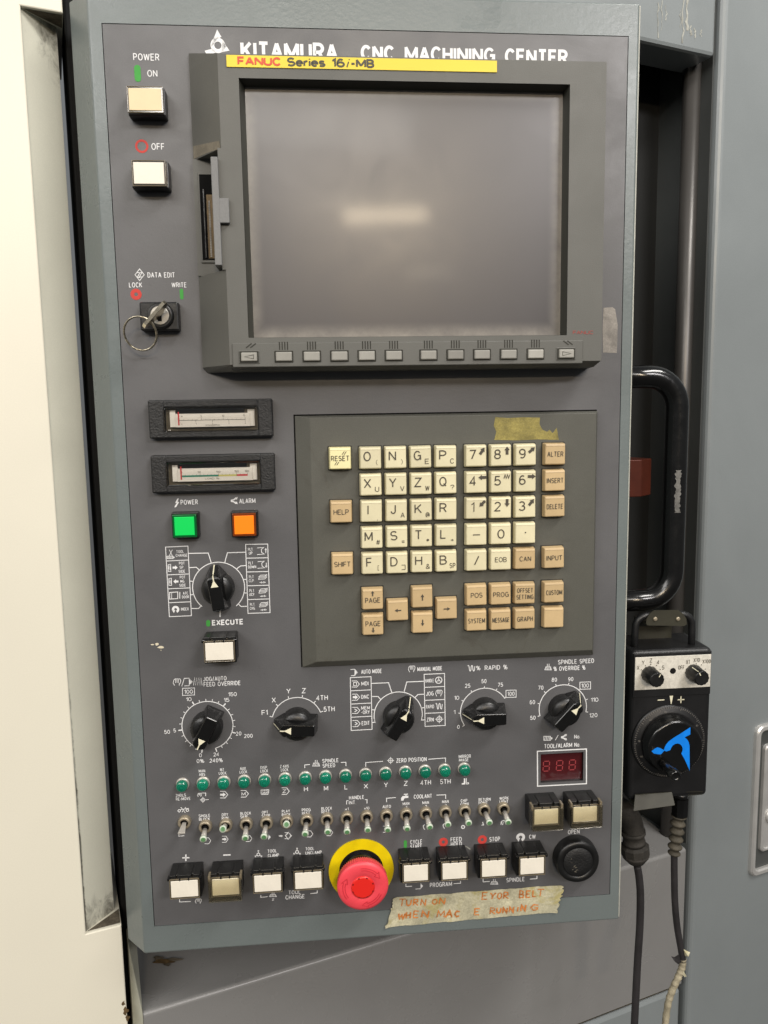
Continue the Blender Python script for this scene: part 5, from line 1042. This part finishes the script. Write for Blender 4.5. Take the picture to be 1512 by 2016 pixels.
# tapes
def strip(name, c, m, z0, label, cat, nx=60, ny=8, tear=.0007, wav=.0005, notch=None, group=None):
    tl, tr, br, bl = [L(*p) for p in c]; vs = []; random.seed(hash(name) % 97 + int(c[0][1])); tr_ = [random.uniform(-1, 1) for _ in range(40)]
    for j in range(ny + 1):
        for i in range(nx + 1):
            s, t = i / nx, j / ny
            x = (tl[0] * (1 - s) + tr[0] * s) * (1 - t) + (bl[0] * (1 - s) + br[0] * s) * t; y = (tl[1] * (1 - s) + tr[1] * s) * (1 - t) + (bl[1] * (1 - s) + br[1] * s) * t
            if i == 0: x += tear * tr_[j]
            if i == nx: x += tear * tr_[j + 10] * 1.5
            y += .0002 * math.sin(s * 31 + t * 3 + c[0][1])
            vs.append((x, y, z0 + .0014 * s ** 45 + .0010 * (1 - s) ** 40 + wav * max(0, math.sin(s * 23 + 1.7 * t) * math.sin(s * 57 + 2)) + wav * .5 * random.random()))
    mb = MB(); mb.add(vs, [((j + 1) * (nx + 1) + i, (j + 1) * (nx + 1) + i + 1, j * (nx + 1) + i + 1, j * (nx + 1) + i) for j in range(ny) for i in range(nx)], m, True)
    mb.add([(x, y, z - .00012) for x, y, z in vs], [(j * (nx + 1) + i, j * (nx + 1) + i + 1, (j + 1) * (nx + 1) + i + 1, (j + 1) * (nx + 1) + i) for j in range(ny) for i in range(nx)], m, True)
    return tag(mb.build(name, mw=PANEL), label, cat, group)
t1 = strip('masking_tape', ((774, 1766), (1108, 1741), (1104, 1764), (771, 1789)), m_tape, .0006, 'upper masking tape strip with orange handwriting TURN ON, under the button row', 'tape')
t2 = strip('masking_tape', ((771, 1786), (1105, 1761), (1093, 1795), (758, 1825)), m_tape, .0004, 'lower masking tape strip with orange handwriting WHEN and RUNNING, at the panel bottom', 'tape', tear=.0010)
HF = {'T': [[(0, 1), (1, 1)], [(.5, 1), (.45, 0)]], 'U': [[(0, 1), (.05, .2), (.4, 0), (.8, .2), (.9, 1)]], 'R': [[(0, 0), (0, 1), (.7, .95), (.75, .6), (.05, .5), (.9, 0)]], 'N': [[(0, 0), (.05, 1), (.8, 0), (.85, 1)]],
      'O': [[(.5, 1), (.1, .8), (.05, .25), (.45, 0), (.85, .25), (.85, .75), (.5, 1)]], 'E': [[(.9, 1), (0, 1), (0, 0), (.9, 0)], [(0, .5), (.7, .5)]], 'Y': [[(0, 1), (.45, .5), (.9, 1)], [(.45, .5), (.4, 0)]],
      'B': [[(0, 0), (.05, 1), (.7, .9), (.65, .55), (.05, .5), (.85, .4), (.8, .05), (0, 0)]], 'L': [[(0, 1), (0, 0), (.8, .05)]], 'W': [[(0, 1), (.2, 0), (.5, .7), (.75, 0), (1, 1)]], 'H': [[(0, 1), (0, 0)], [(.8, 1), (.8, 0)], [(0, .45), (.8, .55)]],
      'M': [[(0, 0), (.1, 1), (.5, .3), (.9, 1), (1, 0)]], 'A': [[(0, 0), (.5, 1), (.95, 0)], [(.2, .4), (.75, .4)]], 'C': [[(.9, .85), (.4, 1), (.05, .5), (.4, 0), (.9, .15)]], 'I': [[(.3, .85), (.3, 0)]], 'G': [[(.9, .9), (.35, 1), (.05, .5), (.4, 0), (.85, .15), (.85, .45), (.5, .45)]]}
def hand(t, items, parent, z):
    mb = MB(); random.seed(len(items))
    for ch, u, v, w, h in items:
        wd = random.uniform(2.6, 4.2)
        for s_ in HF[ch]:
            pts = []
            for (a0, b0), (a1, b1) in zip(s_[:-1], s_[1:]):
                for q in range(4): f = q / 4; pts.append((a0 + (a1 - a0) * f, b0 + (b1 - b0) * f))
            pts.append(s_[-1]); P = [L(620 + (u + a * w + b * w * .12 + random.uniform(-.6, .6)) / 2.52, 1600 + (v - b * h + random.uniform(-.6, .6)) / 2.52) for a, b in pts]
            mb.stroke(P, wd * sc(900, 1770) * .75, z, m_marker)
    mb.build('handwriting', parent, t)
hand('orange handwriting TURN ON ...EYOR BELT', [('T', 415, 458, 32, 34), ('U', 452, 457, 26, 30), ('R', 488, 455, 26, 30), ('N', 523, 455, 28, 30), ('O', 580, 450, 26, 26), ('N', 615, 447, 32, 28), ('E', 828, 425, 26, 34), ('Y', 866, 423, 30, 30), ('O', 902, 423, 24, 30), ('R', 934, 422, 26, 32), ('B', 1012, 418, 24, 36), ('E', 1046, 415, 22, 32), ('L', 1078, 412, 22, 32), ('T', 1100, 410, 32, 34)], t1, .0013)
hand('orange handwriting WHEN MAC...E RUNNING', [('W', 412, 522, 32, 26), ('H', 452, 520, 24, 30), ('E', 488, 516, 26, 32), ('N', 528, 514, 38, 30), ('M', 604, 515, 36, 32), ('A', 646, 515, 34, 34), ('C', 690, 512, 26, 28), ('E', 790, 502, 26, 30), ('R', 868, 498, 26, 30), ('U', 900, 494, 22, 26), ('N', 930, 494, 24, 26), ('N', 962, 490, 24, 26), ('I', 1000, 486, 14, 26), ('N', 1020, 484, 26, 30), ('G', 1066, 480, 40, 28)], t2, .0011)
def torn(name, pts, h, m, label, cat, thick=.00015, mw=PANEL):
    mb = MB(); P = [L(*p, h) for p in pts]; mb.slab(P, h + .00005, h + thick, m); return tag(mb.build(name, mw=mw), label, cat)
torn('tape_residue', [(975, 821), (1000, 823), (1030, 821.5), (1063, 822), (1062, 835), (1068, 846), (1077, 850), (1082, 846), (1088, 853), (1096, 842), (1100, 866), (1060, 865), (1020, 867), (973, 866), (977, 850), (972, 838)], KH, m_resid, 'yellow brown tape residue at the top of the keypad', 'tape residue')
torn('tape_residue', [(1188, 606), (1206, 605), (1211, 609), (1216, 640), (1215, 680), (1214, 695), (1187, 694), (1186, 650)], 0, m_resid2, 'pale tape residue strip beside the monitor edge', 'tape residue')
mb = MB(); ya, yb2 = L(405, 277, .015)[1], L(405, 303, .015)[1]
def cf(t, y): return (-.131 + .023 * t - .00012, y, .003 + .027 * t + .00012)
mb.add([cf(.02, ya), cf(.95, ya - .0045), cf(.98, yb2 - .001), cf(.5, yb2), cf(.02, yb2)], [(4, 3, 2, 1, 0)], m_resid3); tag(mb.build('tape_residue', mw=PANEL), 'old clear tape patch on the monitor chamfer above the card slot', 'tape residue')

# ================================================================ HANDWHEEL PENDANT, CABLES
PD = empty('handwheel_pendant', PANEL @ Matrix.Translation((.2465, -.2673, -.015)))
tag(PD, 'black handwheel pendant with white knob plate hanging beside the control panel', 'pendant')
OX, OY, OZ = .2465, -.2673, -.015
def pb(mb, name, label=None): return mb.build(name, PD, label)
def q_(x, y, z=0): return (x - OX, y - OY, z - OZ)
g = MB(); g.hull([(x, y, z) for x in (-.0356, .0356) for y in (0, .1335) for z in (-.05, 0)], m_pblack, .0045, 4); 
ch = .0008
g.hull([(-.034, .093, -.001), (.034, .093, -.001), (-.034, .131, -.001), (.034, .131, -.001), (-.034, .093, ch), (.034, .093, ch), (-.034, .131, ch), (.034, .131, ch)], m_pblack, .0003)
pb(g, 'pendant_case')
g = MB(); a = q_(*L(1248, 1358, OZ)); b = q_(*L(1399, 1287, OZ)); g.box(a[0], b[0], a[1], b[1], ch, ch + .0006, m_pwhite, .0003); WP = pb(g, 'knob_plate', 'speckled white plate with axis and step marks')
zz_ = ch + .0008
def pt(cx, cy): x, y = L(1180 + cx / 4.383, 1180 + cy / 4.383, OZ); return x - OX, y - OY
g = MB()
for t, x, y, w in (('X', 328, 585, .0022), ('Y', 372, 540, .0022), ('Z', 438, 522, .0020), ('4', 500, 538, .0022), ('5', 543, 583, .0022), ('OFF', 700, 582, .0056), ('X1', 756, 535, .0032), ('X10', 832, 518, .0055), ('X100', 918, 530, .0074)): cx, cy = pt(x, y); g.text(t, cx, cy, w, .0036, zz_, m_ink, .004)
for x, y in ((355, 603), (391, 568), (437, 555), (486, 566), (518, 600), (747, 597), (783, 562), (828, 550), (873, 560), (906, 597)): cx, cy = pt(x, y); g.disc(cx, cy, .0005, zz_, m_ink, 10)
cx, cy = pt(628, 612); g.disc(cx, cy, .0026, zz_, m_blk, 24)
g.build('plate_print', WP)
g = MB()
cx, cy = pt(530, 867); g.stroke([(cx - .003, cy), (cx + .003, cy)], .0008, .0004, m_pnt)
cx, cy = pt(702, 864); g.stroke([(cx - .003, cy), (cx + .003, cy)], .0009, .0004, m_pnt); g.stroke([(cx, cy - .003), (cx, cy + .003)], .0009, .0004, m_pnt)
cx, cy = pt(619, 860); g.poly([(cx - .0017, cy + .0041), (cx - .0003, cy - .0042), (cx + .0003, cy - .0042), (cx + .0017, cy + .0041)], .0004, m_pnt)
a = pt(750, 1660); b = pt(895, 1658); g.stroke([a, b], .0005, .0004, m_bracket); a = pt(765, 1685)
for i in range(6): g.stroke([(a[0] + i * .0022, a[1] - .0008), (a[0] + i * .0022 + .0007, a[1] + .0008), (a[0] + i * .0022 + .0014, a[1] - .0008)], .00035, .0004, m_bracket)
pb(g, 'case_print', 'cream minus, plus and index mark')
def pknob(x, y, ang):
    g = MB(); zk = .0155; x0, y0 = x - OX, y - OY
    g.lathe((x0, y0, ch + .0006), [(.0072, 0), (.0072, .003), (.0066, .0045), (.0064, zk - .001), (.0058, zk)], m_blk, 36, rad=lambda k: .94 if k % 3 == 0 else 1.0)
    o = pb(g, 'small_knob', None); g = MB(); c, s = math.cos(math.radians(ang)), math.sin(math.radians(ang)); zt2 = ch + .0006 + zk + .0001
    g.stroke([(x0 + .003 * c, y0 + .003 * s), (x0 + .0056 * c, y0 + .0056 * s)], .0007, zt2, m_pnt); r = .0068
    g.add([(x0 + r * c - s * .0003, y0 + r * s + c * .0003, ch + .004), (x0 + r * c + s * .0003, y0 + r * s - c * .0003, ch + .004), (x0 + r * c * .96 + s * .0003, y0 + r * s * .96 - c * .0003, ch + zk), (x0 + r * c * .96 - s * .0003, y0 + r * s * .96 + c * .0003, ch + zk)], [(0, 1, 2, 3)], m_pnt); g.build('pointer', o)
pknob(.2260, -.1540, 62); pknob(.2645, -.1543, 118)
dx, dy = .2447 - OX, -.2143 - OY
g = MB(); g.lathe((dx, dy, 0), [(.0325, 0), (.0322, .0016), (.0310, .0022), (.0270, .0030), (.0262, .0034)], m_pblack, 72)
for i in range(100):
    a = 2 * math.pi * i / 100; r0, r1 = .0288 if i % 10 == 0 else .0298, .0312; c, s = math.cos(a), math.sin(a)
    g.stroke([(dx + r0 * c, dy + r0 * s), (dx + r1 * c, dy + r1 * s)], .00028, .0031, m_resid2)
for i, a in enumerate((100, 130, 175, 205, 30)):
    g.text('%d0' % ((i * 3 + 1) % 10), dx + .0272 * math.cos(math.radians(a)), dy + .0272 * math.sin(math.radians(a)), .0022, .0014, .0036, m_resid2, 0)
DI = pb(g, 'dial', 'black dial ring with fine graduations')
g = MB(); g.lathe((dx, dy, .0030), [(.0252, 0), (.0252, .004), (.0236, .0050), (.0236, .0105), (.0228, .0118), (.021, .0120)], m_gloss, 64, rad=lambda k: .985 if (k // 4) % 3 == 0 else 1.0); HW = pb(g, 'handwheel', 'black turning wheel with a blue emblem')
g = MB(); zl = .0152
def hp(cx, cy): x, y = L(1180 + cx / 4.383, 1180 + cy / 4.383, OZ + zl); return x - OX, y - OY
def HPoly(pts): g.poly([hp(*p) for p in pts], zl, m_blue)
HPoly([(785, 1103), (785, 1165), (736, 1190), (757, 1208), (771, 1232), (778, 1262), (780, 1478), (738, 1385), (708, 1330), (718, 1306), (718, 1282), (710, 1262), (696, 1249), (675, 1243), (652, 1248), (633, 1261), (620, 1280), (612, 1301), (578, 1313), (560, 1306), (532, 1337), (500, 1336), (470, 1330), (450, 1311), (475, 1290), (499, 1276), (525, 1283), (557, 1300), (563, 1278), (576, 1252), (598, 1226), (640, 1195), (690, 1165)])
g.build('emblem', HW, 'blue three bladed emblem')
x, y = L(1301, 1499, 0); c0 = Vector((.2330 - OX, -.2262 - OY, .014)); g = MB(); g.lathe(c0, [(.0034, 0), (.0034, .004), (.0044, .005), (.0046, .020), (.0044, .0262), (.0034, .0274), (.0028, .0264), (.0012, .0264)], m_gloss, 28); g.build('crank_grip', HW, 'black crank grip')
g = MB(); g.lathe(c0 + Vector((0, 0, .0042)), [(.0037, 0), (.0037, .001)], m_bracket, 24); g.build('grip_collar', HW)
# carrying loop and wall bracket
g = MB(); lx0, lx1 = pt(358, 300)[0], pt(858, 300)[0]; top = pt(500, 150)[1]
pts = [(lx0, .128, -.012), (lx0, top - .018, -.012)] + [(lx0 + .010 - .010 * math.cos(a), top - .012 + .010 * math.sin(a), -.012) for a in (.3, .7, 1.1, 1.45)] + [(lx1 - .010 + .010 * math.cos(a), top - .012 + .010 * math.sin(a), -.012) for a in (1.45, 1.1, .7, .3)] + [(lx1, top - .018, -.012), (lx1, .128, -.012)]
g.tube(pts, .0030, m_pblack, 12); pb(g, 'carrying_loop', 'black loop handle')
BR = empty('pendant_bracket', PANEL @ Matrix.Translation((OX, OY, OZ))); tag(BR, 'olive metal hook bracket holding the handwheel pendant', 'bracket')
g = MB(); P0 = [pt(435, 225), pt(440, 190), pt(460, 150), pt(505, 115), pt(715, 112), pt(760, 145), pt(785, 185), pt(790, 235), pt(765, 250), pt(445, 245)]; g.slab(P0, -.0085, -.0072, m_bracket); 
a, b = pt(440, 245), pt(780, 250); g.box(a[0], b[0], .125, top - .008, -.034, -.0325, m_bracket, .0004); g.box(a[0], b[0], top - .0095, top - .008, -.033, -.0075, m_bracket, .0004)
g.build('hook_plate', BR)
for u in (513, 712): cx, cy = pt(u, 188); g = MB(); g.lathe((cx, cy, -.0072), [(.0020, 0), (.0018, .0008), (.0010, .0012)], m_brass, 16); g.build('rivet', BR)
g = MB(); a, b = pt(290, 1670), pt(615, 1745); g.hull([(a[0] + .001, a[1] - .0005, .0012), (b[0], a[1] - .0002, .0012), (a[0] - .0028, b[1] - .002, .0075), (b[0], b[1] + .001, .0075), (a[0] + .001, a[1] - .0005, .0024), (b[0], a[1] - .0002, .0024), (a[0] - .0028, b[1] - .002, .0087), (b[0], b[1] + .001, .0087)], m_bracket, .0004)
g.box(a[0], b[0], -.0032, -.0018, -.045, .006, m_bracket, .0003); g.box(a[0], b[0], -.0032, .12, -.0545, -.0530, m_bracket, .0003)
g.box(-.075, b[0], .02, .10, -.0560, -.0546, m_bracket, .0003); g.build('lower_lip', BR)

def cl(u, v, z): x, y = L(u, v, z); return (x, y, z)
def c8(x, y, z): return cl(1180 + x / 4.235, 1540 + y / 4.235, z)
def smooth(pts, n=8):
    P = [Vector(p) for p in pts]; out = []
    for i in range(len(P) - 1):
        a, b, c, d = P[max(i - 1, 0)], P[i], P[i + 1], P[min(i + 2, len(P) - 1)]
        for k in range(n):
            t = k / n; out.append(.5 * ((2 * b) + (c - a) * t + (2 * a - 5 * b + 4 * c - d) * t * t + (3 * b - a - 3 * c + d) * t ** 3))
    return out + [P[-1]]
zc2 = -.040
PCB = empty('pendant_cable', PANEL @ Matrix.Translation(cl(1338, 1575, zc2))); tag(PCB, 'black pendant cable with ribbed strain relief, wrapped in cream tape lower down', 'cable')
def pc(mb, name, label=None):
    o = mb.build(name, PCB, label); o.matrix_parent_inverse = Matrix.Translation(-Vector(cl(1338, 1575, zc2))); return o
g = MB(); a, b = Vector(c8(675, 125, zc2)), Vector(c8(668, 275, zc2)); g.tube([a + (a - b) * .3, a], .0066, m_blk, 20); g.tube([a, a + (b - a) * .98], .0072, m_gloss, 8, smooth=False); pc(g, 'gland_nut')
g = MB(); a, b = Vector(c8(662, 280, zc2)), Vector(c8(622, 600, zc2)); pts = []; rr = []
for i in range(45):
    t = i / 44; pts.append(a + (b - a) * t); rr.append(.0056 - .0006 * t + .0013 * math.cos(t * 5 * 2 * math.pi))
rr[-3:] = [.0056, .0056, .0050]; g.tube(pts, rr, m_dust, 20); pc(g, 'strain_relief', 'dusty ribbed strain relief')
g = MB(); g.tube(smooth([c8(624, 590, zc2), c8(625, 800, zc2), c8(630, 1000, zc2), c8(648, 1200, zc2), c8(682, 1400, zc2), c8(697, 1490, zc2)]), .0030, m_cable, 16); pc(g, 'cord')
g = MB(); pts = smooth([c8(697, 1470, zc2), c8(690, 1540, zc2), c8(660, 1620, zc2), c8(605, 1740, zc2), c8(570, 1860, zc2), c8(545, 2050, zc2)], 10); g.tube(pts, [.0031 + .00022 * math.sin(i * 1.3) + .0002 * math.sin(i * 2.9) for i in range(len(pts))], m_wrap, 12); pc(g, 'tape_wrap', 'cream tape wrapped round the cable')
g = MB()
for pts in ([c8(703, 1395, zc2 + .004), c8(757, 1420, zc2 + .004), c8(742, 1455, zc2 + .006), c8(715, 1450, zc2 + .003)], [c8(700, 1570, zc2 + .003), c8(728, 1618, zc2 + .005), c8(712, 1625, zc2 + .004), c8(695, 1605, zc2 + .003)]):
    g.add(pts, [(0, 1, 2, 3)], m_tape); g.add([Vector(p) + Vector((0, 0, -.0003)) for p in pts], [(3, 2, 1, 0)], m_tape)
pc(g, 'tape_end')
g = MB(); pts = [c8(600, 1455, zc2 + .006), c8(628, 1462, zc2 + .006), c8(665, 1438, zc2 + .005), c8(680, 1500, zc2 + .004), c8(660, 1520, zc2 + .005), c8(628, 1495, zc2 + .007)]
g.add(pts + [tuple(Vector(p) + Vector((0, 0, -.0006))) for p in pts], [tuple(range(6)), tuple(range(11, 5, -1))], m_cable); pc(g, 'torn_flap', 'torn black sheath flap')
zc3 = -.045
EC = empty('panel_cable', PANEL @ Matrix.Translation(cl(1250, 1700, zc3))); tag(EC, 'black cable hanging from a dusty gland at the control panel side', 'cable')
def ec(mb, name, label=None):
    o = mb.build(name, EC, label); o.matrix_parent_inverse = Matrix.Translation(-Vector(cl(1250, 1700, zc3))); return o
g = MB(); g.tube(smooth([c8(120, 190, zc3), c8(200, 230, zc3), c8(262, 310, zc3), c8(285, 420, zc3)]), .0098, m_gland, 20); ec(g, 'elbow')
a = Vector(c8(278, 400, zc3)); b = Vector(c8(318, 735, zc3)); d = b - a
g = MB(); g.lathe(a, [(.0112, 0), (.0112, .003), (.0096, .0042), (.0096, .010), (.0102, .0105), (.0102, .0125)], m_gland, 24, ax=d); ec(g, 'lock_ring')
g = MB(); g.lathe(a + d.normalized() * .0135, [(.0100, 0), (.0128, .002), (.0128, .009)], m_gland, 10, ax=d, smooth=False); g.lathe(a + d.normalized() * .0225, [(.0126, 0), (.0118, .003), (.0072, .009), (.0045, .0098)], m_gland, 24, ax=d); ec(g, 'gland_nut')
g = MB(); g.tube(smooth([c8(316, 700, zc3), c8(332, 800, zc3), c8(342, 950, zc3), c8(337, 1200, zc3), c8(318, 1500, zc3), c8(303, 1800, zc3), c8(290, 2060, zc3)]), .0034, m_cable, 16); ec(g, 'cord')
